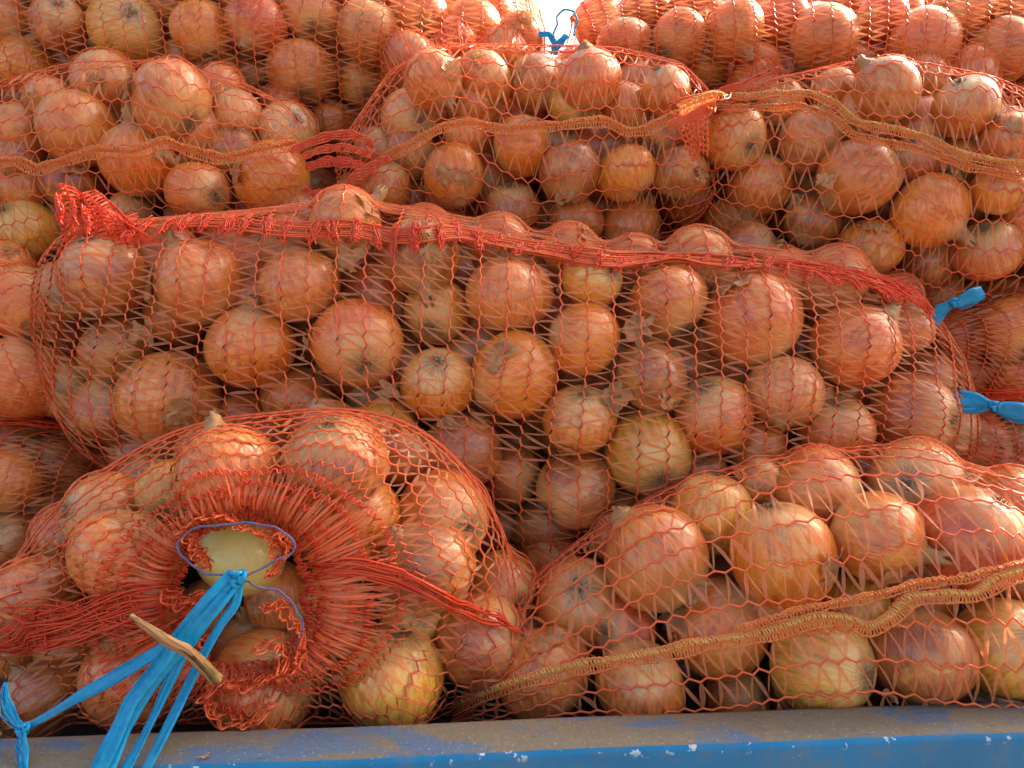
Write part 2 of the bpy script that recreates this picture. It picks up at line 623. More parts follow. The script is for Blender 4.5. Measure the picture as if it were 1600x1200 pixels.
# ------------------------------------------------------------------ the sacks: onions as (x, y, radius, colour, aspect, end shown)
# end shown: '' lying anyhow, 'R<deg>' root end towards the viewer leaning to screen angle, 'N<deg>' neck end
ON = {}
ON['A'] = [(165, 430, 66, 'd', ''), (312, 442, 68, 'c', ''), (468, 446, 64, 'c', ''), (540, 352, 56, 'c', ''), (655, 400, 60, 'd', 'N-80'),
           (665, 366, 42, 'c', ''), (780, 384, 46, 'c', ''), (795, 460, 66, 'c', ''), (925, 435, 48, 'y', 'R10'), (890, 392, 42, 'c', ''),
           (1043, 470, 60, 'c', ''), (1090, 408, 52, 'w', ''), (1175, 498, 76, 'c', ''), (1215, 432, 48, 'c', ''), (1300, 442, 55, 'w', ''),
           (1335, 540, 68, 'c', 'N50'), (1412, 510, 42, 'w', ''), (1425, 648, 64, 'd', 'R-10'), (990, 405, 40, 'd', ''),
           (392, 543, 66, 'o', 'N80'), (560, 537, 71, 'c', 'R-60'), (682, 487, 50, 'y', 'R-100'), (685, 600, 58, 'o', 'R85'),
           (804, 585, 65, 'o', ''), (912, 530, 57, 'o', ''), (1018, 590, 55, 'd', ''), (1115, 650, 60, 'c', ''), (1226, 612, 57, 'w', 'N-105'),
           (1305, 670, 54, 'c', ''), (183, 548, 54, 'd', ''), (265, 626, 75, 'c', ''), (466, 625, 57, 'c', ''), (378, 655, 42, 'r', ''),
           (905, 655, 56, 'c', ''), (600, 680, 55, 'y', ''), (722, 706, 60, 'd', ''), (802, 742, 46, 'd', ''), (1012, 708, 66, 'y', 'R-70'),
           (900, 764, 60, 'd', ''), (170, 640, 55, 'd', ''), (225, 710, 48, 'd', ''), (1182, 700, 45, 'c', ''), (856, 822, 55, 'd', ''),
           (968, 800, 46, 'd', ''), (1095, 745, 44, 'd', ''), (1262, 622, 40, 'd', ''), (395, 470, 34, 'r', '')]
ON['F'] = [(28, 205, 42, 'c', ''), (80, 158, 40, 'c', ''), (122, 202, 56, 'c', ''), (165, 128, 48, 'c', ''), (268, 157, 60, 'c', ''),
           (215, 251, 57, 'o', 'N85'), (312, 206, 48, 'c', ''), (372, 180, 38, 'w', ''), (450, 206, 43, 'w', 'R20'), (310, 300, 47, 'c', ''),
           (426, 281, 58, 'o', ''), (36, 362, 48, 'y', 'R110'), (28, 290, 48, 'c', ''), (112, 288, 44, 'd', ''), (205, 330, 32, 'w', ''),
           (368, 238, 40, 'd', ''), (345, 140, 38, 'c', ''), (26, 250, 38, 'd', ''), (110, 350, 40, 'd', '')]
ON['G'] = [(677, 126, 46, 'c', ''), (757, 124, 44, 'c', ''), (835, 130, 42, 'c', ''), (922, 126, 46, 'c', ''), (640, 188, 45, 'w', 'R-30'),
           (745, 165, 38, 'c', ''), (896, 163, 38, 'y', ''), (978, 168, 36, 'c', ''), (1040, 142, 38, 'c', ''), (815, 228, 46, 'o', ''),
           (709, 276, 47, 'o', ''), (890, 270, 48, 'd', 'N-95'), (979, 271, 46, 'o', ''), (600, 292, 42, 'c', ''), (800, 325, 42, 'd', ''),
           (1062, 272, 45, 'd', ''), (900, 348, 42, 'c', ''), (985, 352, 44, 'c', ''), (1037, 213, 33, 'd', ''), (640, 240, 40, 'd', ''),
           (730, 215, 36, 'c', ''), (690, 340, 36, 'd', ''), (590, 235, 36, 'd', '')]
ON['H'] = [(1148, 216, 49, 'o', 'R-60'), (1265, 218, 48, 'w', 'N-45'), (1340, 277, 60, 'c', ''), (1186, 290, 48, 'c', ''), (1385, 142, 48, 'c', ''),
           (1508, 168, 48, 'c', ''), (1440, 195, 42, 'r', ''), (1345, 172, 38, 'c', ''), (1578, 218, 40, 'c', ''), (1452, 330, 56, 'o', 'N-50'),
           (1560, 298, 38, 'o', 'N80'), (1360, 388, 46, 'o', ''), (1542, 392, 48, 'c', ''), (1450, 412, 42, 'd', ''), (1148, 350, 46, 'c', ''),
           (1270, 348, 42, 'd', ''), (1428, 252, 42, 'r', ''), (1500, 248, 40, 'd', ''), (1300, 138, 34, 'c', ''), (1460, 458, 38, 'c', ''),
           (1592, 345, 38, 'c', ''), (1220, 160, 36, 'c', '')]
ON['I'] = [(196, 45, 53, 'y', 'R10'), (314, 48, 43, 'o', ''), (400, 38, 46, 'r', 'N-100'), (482, 20, 46, 'c', ''), (471, 112, 50, 'c', ''),
           (576, 50, 47, 'c', ''), (563, 131, 35, 'y', ''), (655, 25, 46, 'c', ''), (738, 42, 44, 'c', ''), (812, 58, 36, 'c', ''),
           (92, 36, 42, 'd', 'R40'), (40, 104, 46, 'o', ''), (120, 102, 36, 'd', ''), (8, 30, 38, 'c', ''), (283, 98, 38, 'c', ''),
           (352, 122, 42, 'c', ''), (520, 192, 33, 'c', ''), (622, 108, 38, 'c', ''), (400, 118, 34, 'd', ''), (690, 88, 36, 'd', ''), (250, 8, 36, 'd', '')]
ON['J'] = [(975, 68, 44, 'c', ''), (1062, 58, 42, 'c', ''), (1147, 48, 46, 'c', ''), (1100, 102, 38, 'y', 'R60'), (1022, 108, 36, 'c', ''),
           (1185, 108, 36, 'c', ''), (1287, 62, 52, 'c', 'N20'), (1443, 70, 52, 'c', ''), (1564, 80, 50, 'c', ''), (1378, 28, 38, 'r', ''),
           (1505, 18, 44, 'c', ''), (1222, 30, 38, 'r', ''), (935, 38, 38, 'c', ''), (1335, 112, 36, 'd', ''), (1235, 112, 32, 'd', ''),
           (1498, 128, 34, 'd', ''), (1594, 18, 38, 'c', ''), (1392, 122, 34, 'r', '')]
ON['D'] = [(42, 476, 62, 'c', ''), (32, 590, 64, 'c', ''), (8, 415, 40, 'c', ''), (118, 520, 40, 'r', ''), (112, 600, 36, 'd', '')]
ON['E'] = [(8, 748, 52, 'c', ''), (88, 728, 46, 'd', ''), (12, 850, 50, 'd', 'R90'), (80, 800, 44, 'd', ''), (138, 742, 36, 'r', '')]
ON['K'] = [(1582, 512, 52, 'c', ''), (1505, 522, 42, 'r', ''), (1592, 585, 42, 'c', ''), (1508, 585, 40, 'r', '')]
ON['L'] = [(1522, 686, 46, 'r', ''), (1594, 690, 44, 'r', ''), (1560, 745, 46, 'r', ''), (1490, 730, 34, 'd', '')]
ON['B'] = [(358, 742, 76, 'c', ''), (525, 722, 76, 'd', ''), (198, 868, 78, 'c', ''), (165, 802, 60, 'c', 'R160'), (555, 812, 70, 'o', ''),
           (692, 808, 70, 'c', 'R-10'), (668, 886, 72, 'd', ''), (520, 968, 74, 'w', ''), (612, 1056, 78, 'y', ''), (412, 1068, 80, 'c', ''),
           (752, 1002, 72, 'r', ''), (642, 962, 48, 'y', 'R20'), (782, 918, 55, 'c', 'R-30'), (376, 866, 66, 'p', ''), (388, 1012, 56, 'd', 'N85'),
           (55, 935, 66, 'd', ''), (215, 1055, 76, 'c', ''), (70, 1086, 60, 'd', ''), (262, 768, 46, 'y', 'R-70'), (110, 1008, 50, 'c', ''),
           (325, 948, 46, 'c', ''), (436, 935, 50, 'c', ''), (18, 1010, 46, 'c', '')]
ON['C'] = [(1025, 872, 79, 'c', ''), (906, 944, 70, 'c', 'R100'), (850, 1053, 72, 'c', ''), (1113, 802, 62, 'y', ''), (1222, 868, 78, 'o', ''),
           (1275, 768, 66, 'c', ''), (1368, 838, 68, 'c', 'N-20'), (1428, 756, 66, 'w', 'R170'), (1516, 840, 78, 'r', ''), (1120, 980, 76, 'c', 'N60'),
           (1284, 1038, 76, 'y', 'R5'), (1436, 1024, 74, 'd', 'N-90'), (1574, 1012, 74, 'y', 'R80'), (1000, 1072, 66, 'c', ''), (1152, 1092, 50, 'c', ''), (975, 985, 48, 'r', ''), (1200, 950, 44, 'd', ''),
           (1335, 950, 50, 'y', ''), (1580, 785, 52, 'c', ''), (962, 838, 40, 'd', ''), (1590, 905, 46, 'd', ''), (1190, 755, 40, 'd', '')]

NAMES = {'A': 'wide middle sack', 'B': 'blue-tied front left sack', 'C': 'front right sack', 'D': 'left edge sack',
         'E': 'lower left edge sack', 'F': 'upper left sack', 'G': 'upper central sack', 'H': 'upper right sack',
         'I': 'topmost left sack', 'J': 'topmost right sack', 'K': 'right edge sack', 'L': 'lower right edge sack'}
SACKLAB = {'A': 'wide orange net sack of onions across the middle with a red stitched top fold',
           'B': 'orange net sack at the front left, its open mouth tied with blue raffia',
           'C': 'orange net sack at the front right with a yellow seam, on the truck rim',
           'D': 'orange net sack end at the left edge, beside the middle sack',
           'E': 'orange net sack at the left edge under a bunched red fold, above the blue-tied sack',
           'F': 'orange net sack at upper left with a knitted seam ending in a loose loop',
           'G': 'orange net sack in the upper centre, between two seamed sacks below the sky gap',
           'H': 'orange net sack at upper right, its knitted seam sloping down to the right',
           'I': 'topmost net sack on the left, with vertical cords, left of the sky gap',
           'J': 'topmost net sack on the right, with vertical cords and sunlit upper edge',
           'K': 'net sack end at the right edge, beneath the small blue raffia tie',
           'L': 'net sack end at the right edge, below the long blue raffia knot'}

# stations: (x, top y, bottom y, front depth); half thickness in depth
ST = {}
ST['A'] = dict(st=[(88, 420, 560, 0.79), (105, 375, 620, 0.755), (150, 352, 715, 0.72), (230, 345, 760, 0.70), (400, 330, 775, 0.685), (560, 312, 790, 0.68),
                   (700, 335, 830, 0.68), (850, 365, 880, 0.68), (1000, 385, 860, 0.685), (1150, 380, 835, 0.69), (1300, 405, 800, 0.70),
                   (1400, 445, 780, 0.72), (1465, 520, 765, 0.745), (1492, 600, 740, 0.78)], a=0.12, rings=41, nodes=74, wdir='phi', skew=0.35)
ST['F'] = dict(st=[(-260, 190, 420, 0.83), (-150, 170, 440, 0.81), (0, 152, 430, 0.80), (150, 112, 400, 0.795), (280, 108, 370, 0.79), (400, 140, 355, 0.80),
                   (465, 175, 340, 0.81), (492, 215, 320, 0.83)], a=0.11, rings=27, nodes=42, wdir='s', skew=0.0)
ST['G'] = dict(st=[(535, 230, 320, 0.84), (560, 200, 335, 0.82), (620, 120, 350, 0.80), (700, 84, 365, 0.79), (850, 86, 380, 0.785), (950, 88, 385, 0.79), (1050, 110, 370, 0.80),
                   (1095, 150, 345, 0.82), (1112, 190, 310, 0.84)], a=0.11, rings=27, nodes=35, wdir='s', skew=0.0)
ST['H'] = dict(st=[(1092, 200, 330, 0.82), (1110, 165, 365, 0.80), (1180, 135, 395, 0.775), (1300, 108, 440, 0.76), (1400, 108, 470, 0.75), (1500, 128, 485, 0.75),
                   (1600, 170, 500, 0.75), (1720, 220, 520, 0.76), (1800, 300, 480, 0.79)], a=0.11, rings=27, nodes=40, wdir='s', skew=0.0)
ST['I'] = dict(st=[(-300, -140, 200, 0.90), (-150, -150, 200, 0.885), (50, -140, 205, 0.875), (300, -130, 215, 0.87), (550, -110, 225, 0.87), (700, -70, 200, 0.875),
                   (800, -20, 160, 0.885), (845, 20, 120, 0.90), (856, 45, 100, 0.92)], a=0.13, rings=44, nodes=92, wdir='phi', skew=0.0)
ST['J'] = dict(st=[(880, 50, 110, 0.93), (895, 25, 130, 0.91), (940, -2, 160, 0.89), (1000, -14, 180, 0.875), (1150, -18, 190, 0.86), (1300, -14, 200, 0.85), (1450, -12, 215, 0.845),
                   (1600, -10, 225, 0.84), (1750, 0, 220, 0.85), (1850, 60, 180, 0.88)], a=0.13, rings=38, nodes=92, wdir='phi', skew=0.0)
ST['D'] = dict(st=[(-260, 370, 660, 0.74), (-120, 370, 660, 0.71), (0, 385, 660, 0.70), (60, 410, 655, 0.705), (110, 450, 650, 0.73), (140, 500, 640, 0.76), (160, 550, 620, 0.80)],
               a=0.11, rings=16, nodes=60, wdir='phi', skew=0.0)
ST['E'] = dict(st=[(-240, 655, 900, 0.73), (-100, 650, 910, 0.71), (0, 655, 910, 0.70), (70, 662, 890, 0.71), (130, 680, 850, 0.735), (165, 705, 800, 0.77), (180, 730, 775, 0.80)],
               a=0.10, rings=16, nodes=60, wdir='phi', skew=0.0)
ST['K'] = dict(st=[(1442, 515, 560, 0.80), (1465, 490, 590, 0.79), (1510, 470, 625, 0.775), (1580, 445, 640, 0.765), (1680, 440, 650, 0.76), (1800, 450, 640, 0.77)],
               a=0.09, rings=14, nodes=60, wdir='phi', skew=0.0)
ST['L'] = dict(st=[(1448, 650, 720, 0.81), (1470, 635, 750, 0.80), (1520, 628, 780, 0.785), (1600, 622, 800, 0.775), (1700, 622, 810, 0.77), (1800, 630, 790, 0.78)],
               a=0.09, rings=14, nodes=60, wdir='phi', skew=0.0)
ST['C'] = dict(st=[(702, 1108, 1130, 0.645), (760, 1010, 1142, 0.615), (830, 905, 1150, 0.595), (920, 835, 1150, 0.58), (1050, 760, 1150, 0.57), (1200, 712, 1150, 0.565),
                   (1400, 690, 1150, 0.56), (1550, 730, 1140, 0.56), (1700, 790, 1120, 0.57), (1800, 850, 1100, 0.59), (1850, 930, 1060, 0.62)],
               a=0.115, rings=27, nodes=50, wdir='s', skew=0.5)


def hull_stations(S, ns=150, nphi=170):
    st = np.array(S['st'], float)
    d = np.r_[0, np.cumsum(np.hypot(np.diff(st[:, 0]), 0.35 * np.diff(st[:, 1])))]
    t = np.linspace(0, d[-1], ns)
    q = np.stack([np.interp(t, d, st[:, k]) for k in range(4)], -1)
    ker = np.hanning(11)[1:-1]
    ker /= ker.sum()
    qq = np.concatenate([np.repeat(q[:1], 4, 0), q, np.repeat(q[-1:], 4, 0)])
    q = np.stack([np.convolve(qq[:, k], ker, 'valid') for k in range(4)], -1)
    x, yt, yb, df = q.T
    hmax = (yb - yt).max()
    a = S['a'] * np.clip((yb - yt) / hmax, 0.05, 1) ** 0.7
    dc = df + a
    hh = (yb - yt) / 2
    phi = np.linspace(0, 2 * np.pi, nphi, endpoint=False)     # 0 = top, pi/2 = front
    e = 2 / 2.35
    cy = np.sign(np.cos(phi)) * np.abs(np.cos(phi)) ** e
    cd = np.sign(np.sin(phi)) * np.abs(np.sin(phi)) ** e
    ctr = cp(x, (yt + yb) / 2, dc)
    hv = hh * dc / F
    P = ctr[:, None, :] + hv[:, None, None] * cy[None, :, None] * UP - a[:, None, None] * cd[None, :, None] * FW
    return P, True


def hull_end_on(ns=110, nphi=260):
    """front left sack seen from its open mouth: rings spread from the mouth to the outline and run back"""
    s = np.linspace(0, 1, ns)
    mouth = np.array([376, 930, 88, 112.0])
    phi = np.linspace(0, 2 * np.pi, nphi, endpoint=False)
    P = np.zeros((ns, nphi, 3))
    out_ang = np.radians([0, 25, 45, 62, 80, 100, 118, 135, 155, 180, 205, 225, 250, 270, 290, 315, 335, 360])
    # outline radius (px) from the mouth centre, angle from +x towards up
    outr = np.array([450, 425, 395, 345, 300, 290, 290, 300, 335, 395, 460, 370, 250, 214, 232, 330, 420, 450.0])
    ro = np.interp(phi, out_ang, outr)
    ker = np.hanning(23)[1:-1]
    ker /= ker.sum()
    ro = np.convolve(np.r_[ro[-10:], ro, ro[:10]], ker, 'valid')
    for i, v in enumerate(s):
        if v < 0.62:
            q = v / 0.62
            rr = q ** 0.9
            mr = np.sqrt((mouth[2] * np.cos(phi)) ** 2 + (mouth[3] * np.sin(phi)) ** 2)
            r_ = mr * (1 - rr) + ro * rr
            ss = 1 - (1 - q) ** 2.0
            dep = 0.565 + 0.105 * (1 - math.sqrt(max(0, 1 - q ** 2.6))) + 0.022 * math.exp(-(q / 0.09) ** 2)
        else:
            q = (v - 0.62) / 0.38
            r_ = ro * (1 - 0.18 * q ** 2)
            dep = 0.67 + 0.20 * q
        x = mouth[0] + r_ * np.cos(phi)
        y = mouth[1] - r_ * np.sin(phi)
        y = np.minimum(y, 1147 - 20 * max(0, dep - 0.66) / 0.1)
        P[i] = cp(x, y, np.full(nphi, dep))
    return P, True


def grid_faces(ns, nphi, wrap=True):
    ii = np.arange(ns - 1)[:, None]
    m = nphi if wrap else nphi - 1
    jj = np.arange(m)[None, :]
    j2 = (jj + 1) % nphi
    return np.stack([ii * nphi + jj, (ii + 1) * nphi + jj, (ii + 1) * nphi + j2, ii * nphi + j2], -1).reshape(-1, 4)


def grid_normals(P, wrap=True):
    if wrap:
        dp = np.roll(P, -1, 1) - np.roll(P, 1, 1)
    else:
        dp = np.gradient(P, axis=1)
    ds = np.gradient(P, axis=0)
    n = nrm(np.cross(dp, ds))
    c = P.reshape(-1, 3).mean(0)
    if ((P - c) * n).sum() < 0:
        n = -n
    return n


def bvh_of(P, wrap=True):
    ns, nphi, _ = P.shape
    Fc = grid_faces(ns, nphi, wrap)
    return BVHTree.FromPolygons([tuple(v) for v in P.reshape(-1, 3)], [tuple(int(a) for a in f) for f in Fc])


HULL = {}
for k in ST:
    HULL[k] = hull_stations(ST[k])[0]
HULL['B'] = hull_end_on()[0]
ST['B'] = dict(rings=24, nodes=88, wdir='phi', skew=0.0)
HBVH = {k: bvh_of(P) for k, P in HULL.items()}


def first_hit(bv, px, py):
    v = ray(px, py)
    L = np.linalg.norm(v)
    h = bv.ray_cast(Vector(C0), Vector(v / L))
    if h[0] is None:
        return None
    return h[3] / L              # depth


# -------- place the visible onions
class O:
    pass


PLACED = {}
for key, lst in ON.items():
    res = []
    mid = np.median([first_hit(HBVH[key], o[0], o[1]) or 0.8 for o in lst])
    for o in lst:
        px, py, rp, c, end = o
        rp = rp * (1.075 if key in 'BC' else 1.05)
        d = first_hit(HBVH[key], px, py)
        if d is None:
            # nearest hit while sliding towards the sack's centre
            cx = np.mean([q[0] for q in lst])
            cy = np.mean([q[1] for q in lst])
            for f in np.linspace(0.05, 0.6, 12):
                d = first_hit(HBVH[key], px + (cx - px) * f, py + (cy - py) * f)
                if d:
                    break
            d = d or mid
        x = O()
        x.px, x.py, x.rp, x.c, x.end, x.key = px, py, rp, c, end, key
        dc = d / (1 - rp / F)
        x.d = dc
        x.d0 = dc
        res.append(x)
    # small ones listed are mostly half hidden: push them back out of the bigger ones
    for it in range(60):
        moved = False
        for i in range(len(res)):
            for j in range(i + 1, len(res)):
                a, b = res[i], res[j]
                pa, pb = cp(a.px, a.py, a.d), cp(b.px, b.py, b.d)
                ra, rb = a.rp * a.d / F, b.rp * b.d / F
                gap = np.linalg.norm(pa - pb) - 0.90 * (ra + rb)
                if gap < -0.0005:
                    lo = a if (a.rp - 160 * (a.d - a.d0)) < (b.rp - 160 * (b.d - b.d0)) else b
                    if lo.d - lo.d0 < 0.045:
                        lo.d += 0.002
                        moved = True
        if not moved:
            break
    PLACED[key] = res


def label_for(res, key):
    ys = sorted(res, key=lambda o: o.py)
    rows, cur = [], [ys[0]]
    for o in ys[1:]:
        if o.py - np.mean([q.py for q in cur]) > 48:
            rows.append(cur)
            cur = [o]
        else:
            cur.append(o)
    rows.append(cur)
    for ri, row in enumerate(rows):
        row.sort(key=lambda o: o.px)
        rn = ROWN[ri] if (ri < len(rows) - 1 or ri == 0) else 'bottom row'
        for ci, o in enumerate(row):
            if ci == 0:
                pos = 'leftmost'
            elif ci == len(row) - 1:
                pos = 'rightmost'
            else:
                pos = ORD[ci] + ' from left'
            look = ADJ[o.c]
            feat = ''
            if o.end.startswith('R'):
                feat = ' showing roots'
            elif o.end.startswith('N'):
                feat = ' showing neck'
            elif o.rp >= 70:
                look = 'big ' + look
            o.label = f"{look} onion{feat}, {pos} in {rn} of {NAMES[key]}"


def rot_for(o, r_):
    """orientation: local +z is the neck end"""
    if o.end:
        a = R(float(o.end[1:]))
        d = nrm(-FW * 0.85 + 0.65 * (math.cos(a) * RT + math.sin(a) * UP))
        if o.end[0] == 'N':
            d = nrm(-FW * 0.45 + 0.9 * (math.cos(a) * RT + math.sin(a) * UP))
        z = d if o.end[0] == 'N' else -d
    else:
        a = r_.uniform(-0.9, 0.9) + (math.pi / 2 if r_.random() < 0.75 else 0) + (math.pi if r_.random() < 0.5 else 0)
        z = nrm(math.cos(a) * RT + math.sin(a) * UP + r_.uniform(-0.45, 0.75) * FW)
    q = Vector(z).to_track_quat('Z', 'Y') @ Quaternion((0, 0, 1), r_.uniform(0, 6.28))
    return q


def put_onion(o, r_, feats=True):
    me = BULB[r_.integers(NV)]
    ob = bpy.data.objects.new('onion', me)
    col.objects.link(ob)
    r = o.rp * o.d / F
    asp = r_.uniform(0.82, 1.02) if not o.end else 0.92
    ob.location = Vector(cp(o.px, o.py, o.d))
    ob.rotation_mode = 'QUATERNION'
    ob.rotation_quaternion = rot_for(o, r_)
    rx = r * r_.uniform(0.985, 1.035)
    ry = rx * r_.uniform(0.93, 1.0)
    ob.scale = (rx, ry, r * asp)
    c = np.array(COL[o.c]) * r_.uniform(0.86, 1.08)
    c = c * (1 + r_.normal(0, 0.05, 3))
    ob.color = (*np.clip(c, 0.02, 0.88), 0.15 if o.c == 'p' else 1)
    o.obj = ob
    o.r = r
    o.scale = np.array([rx, ry, r * asp])
    o.mat = ob.rotation_quaternion.to_matrix()
    o.ctr = np.array(ob.location)
    if feats:
        kids = []
        if o.c == 'p':
            return ob
        zc = np.array(o.mat @ Vector((0, 0, 1)))
        if o.end.startswith('N') or (np.dot(zc, FW) < 0.35 and r_.random() < 0.4):
            kids.append(('neck', NECK[r_.integers(5)], 0.0))
        if o.end.startswith('R') or np.dot(-zc, FW) < 0.2:
            kids.append(('root_tuft', ROOT[r_.integers(3)], 0.0))
        for _ in range(2):
            if r_.random() < 0.28:
                vc = o.mat.inverted() @ Vector(-FW)
                kids.append(('loose_skin', FLAKE[r_.integers(8)], math.atan2(vc.y, vc.x) + r_.uniform(-1.3, 1.3)))
        for nme, m_, rz in kids:
            c_ = bpy.data.objects.new(nme, m_)
            col.objects.link(c_)
            c_.parent = ob
            c_.rotation_euler = (0, 0, rz)
    return ob


r_on = np.random.default_rng(11)
for key, res in PLACED.items():
    label_for(res, key)
    for o in res:
        ob = put_onion(o, r_on)
        tag(ob, o.label, 'onion', 'onions in the net sacks')

def tucked_in(p):
    """true if the whole bulb lies inside or behind the sacks in view"""
    rel = p - C0
    dd = rel @ FW
    if dd < 0.3:
        return True
    px, py = 800 + F * (rel @ RT) / dd, 600 - F * (rel @ UP) / dd
    if px < -80 or px > 1680 or py < -80 or py > 1230:
        return True
    rr = 0.038 * F / dd
    for a in range(8):
        x, y = px + rr * math.cos(a * math.pi / 4), py + rr * math.sin(a * math.pi / 4)
        hs = [first_hit(HBVH[k_], x, y) for k_ in HBVH]
        hs = [v for v in hs if v]
        if hs:
            if dd < min(hs) + 0.012:
                return False
        elif dd < 0.96 or y < 110:
            return False
    return True


# -------- onions half hidden behind the front ones (gaps), then the packed inside
inner = []
nvis = sum(len(v) for v in PLACED.values())
budget = 298 - nvis
cand = []
for key in PLACED:
    P = HULL[key]
    lo = P.reshape(-1, 3)
    # pixel box of the sack
    rel = lo - C0
    dd = rel @ FW
    X = 800 + F * (rel @ RT) / dd
    Y = 600 - F * (rel @ UP) / dd
    x0, x1 = max(-40, X.min()), min(1640, X.max())
    y0, y1 = max(-40, Y.min()), min(1160, Y.max())
    for n in range(500):
        cand.append((key, r_on.uniform(x0, x1), r_on.uniform(y0, y1)))
r_on.shuffle(cand)
ALLC = {k: [(cp(o.px, o.py, o.d), o.rp * o.d / F) for o in v] for k, v in PLACED.items()}
per = {k: 0 for k in PLACED}
area = {k: len(v) for k, v in PLACED.items()}
added = []
for key, px, py in cand:
    if len(added) >= budget:
        break
    key = str(key)
    px, py = float(px), float(py)
    if per[key] > budget * area[key] / nvis + 2:
        continue
    d = first_hit(HBVH[key], px, py)
    if d is None:
        continue
    if key == 'B' and py < 800:
        continue
    # only where there is a gap between the front onions
    if any(math.hypot(px - o.px, py - o.py) < 0.75 * o.rp for o in PLACED[key]):
        continue
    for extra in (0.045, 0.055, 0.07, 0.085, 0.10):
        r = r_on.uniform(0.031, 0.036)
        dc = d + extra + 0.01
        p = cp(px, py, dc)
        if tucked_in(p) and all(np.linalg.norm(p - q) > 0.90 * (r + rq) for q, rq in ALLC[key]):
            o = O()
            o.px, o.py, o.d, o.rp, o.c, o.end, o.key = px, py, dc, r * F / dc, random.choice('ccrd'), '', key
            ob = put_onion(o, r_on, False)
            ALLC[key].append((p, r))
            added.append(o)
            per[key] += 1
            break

for key in PLACED:
    row = sorted([o for o in added if o.key == key], key=lambda o: o.px)
    for i, o in enumerate(row):
        pos = ORD[i] + ('' if i == 0 else ' from left') if i < len(ORD) else 'far right'
        look = {'c': 'copper', 'r': 'reddish', 'd': 'brown'}[o.c]
        tag(o.obj, f"dim {look} onion half hidden behind others, {pos} in {NAMES[key]}", 'onion', 'onions in the net sacks')

# the rest of the load, with light-blocking onions added behind, one joined mass
lat = []
sp = 0.066
allp = np.concatenate([P.reshape(-1, 3) for P in HULL.values()])
for key, P in HULL.items():
    ns, nphi, _ = P.shape
    ctr = P.mean(1)
    q = []
    for i in range(0, ns, 4):
        for j in range(0, nphi, 5):
            for f in (0.72, 0.42, 0.12):
                q.append(ctr[i] + f * (P[i, j] - ctr[i]))
    q = np.array(q)
    if key == 'B':
        q = []
        for i in range(int(ns * 0.3), ns, 4):
            c_ = P[i].mean(0)
            for j in range(0, nphi, 6):
                for f in (0.8, 0.5, 0.2):
                    q.append(c_ + f * (P[i, j] - c_) + FW * 0.07)
        q = np.array(q)
    r_on.shuffle(q)
    front = np.array([c for c, r in ALLC[key]])
    kept = []
    for p in q:
        if len(front) and np.min(np.linalg.norm(front - p, axis=1)) < 0.062:
            continue
        if kept and np.min(np.linalg.norm(np.array(kept) - p, axis=1)) < 0.060:
            continue
        rel = p - C0
        dd = rel @ FW
        px, py = 800 + F * (rel @ RT) / dd, 600 - F * (rel @ UP) / dd
        hd = first_hit(HBVH[key], px, py)
        if -60 < px < 1660 and -60 < py < 1200 and (hd is None or dd - hd < 0.055):
            continue
        kept.append(p)
    lat += kept
# further onions added behind the sacks in view so backlight does not leak through
for iz in range(34):
    for iy in range(7):
        for ix in range(40):
            d = 0.80 + 0.056 * iy
            x = (ix - 20 + 0.5 * (iy % 2) + 0.5 * (iz % 2)) * 0.060
            h = -0.46 + 0.034 * iz * 1.0
            px, py = 800 + F * x / d, 600 - F * h / d
            if py > 1135 or (py < 120 and (790 < px < 990 or d < 0.98)):
                continue
            hd = [first_hit(HBVH[k_], px, py) for k_ in HBVH]
            hd = [v for v in hd if v]
            if hd and (d < min(hd) + 0.07 or any(abs(d - v) < 0.06 for v in hd)):
                continue
            if not hd and (d < 0.97 or py < 120):
                continue
            p = C0 + d * FW + x * RT + h * UP + r_on.normal(0, 0.003, 3)
            if p[2] < RIMZ - 0.03:
                continue
            if min(np.min(np.linalg.norm(np.array([c for c, r in v]) - p, axis=1)) for v in ALLC.values()) < 0.060:
                continue
            lat.append(p)


lat = [p for p in lat if tucked_in(p)]
th = np.linspace(0, np.pi, 12)
ph = np.linspace(0, 2 * np.pi, 18, endpoint=False)
T_, P_ = np.meshgrid(th, ph, indexing='ij')
unit = np.stack([np.sin(T_) * np.cos(P_), np.sin(T_) * np.sin(P_), np.cos(T_)], -1).reshape(-1, 3)
uq = grid_faces(12, 18)
unit[:, 2] += 0.16 * np.exp(-(T_.ravel() / 0.30) ** 2)
VV = []
for p in lat:
    qn = nrm(r_on.normal(0, 1, 4))
    Rm = np.array(Quaternion(qn).to_matrix())
    VV.append((unit * 0.034 * r_on.uniform(0.9, 1.08)) @ Rm.T + p)
VV = np.concatenate(VV)
QQ = np.concatenate([uq + i * len(unit) for i in range(len(lat))])
me = np_mesh('packed_onions', VV, QQ, M['packed'])
at = me.attributes.new('bulb_co', 'FLOAT_VECTOR', 'POINT')
at.data.foreach_set('vector', np.tile(unit, (len(lat), 1)).astype(np.float32).ravel())
at = me.attributes.new('bulb_rnd', 'FLOAT', 'POINT')
at.data.foreach_set('value', np.repeat(r_on.random(len(lat)), len(unit)).astype(np.float32))
o_ = link('packed_onions', me, kind='stuff')
tag(o_, 'mass of further onions packed out of sight in every sack, more added behind blocking backlight', 'onions')


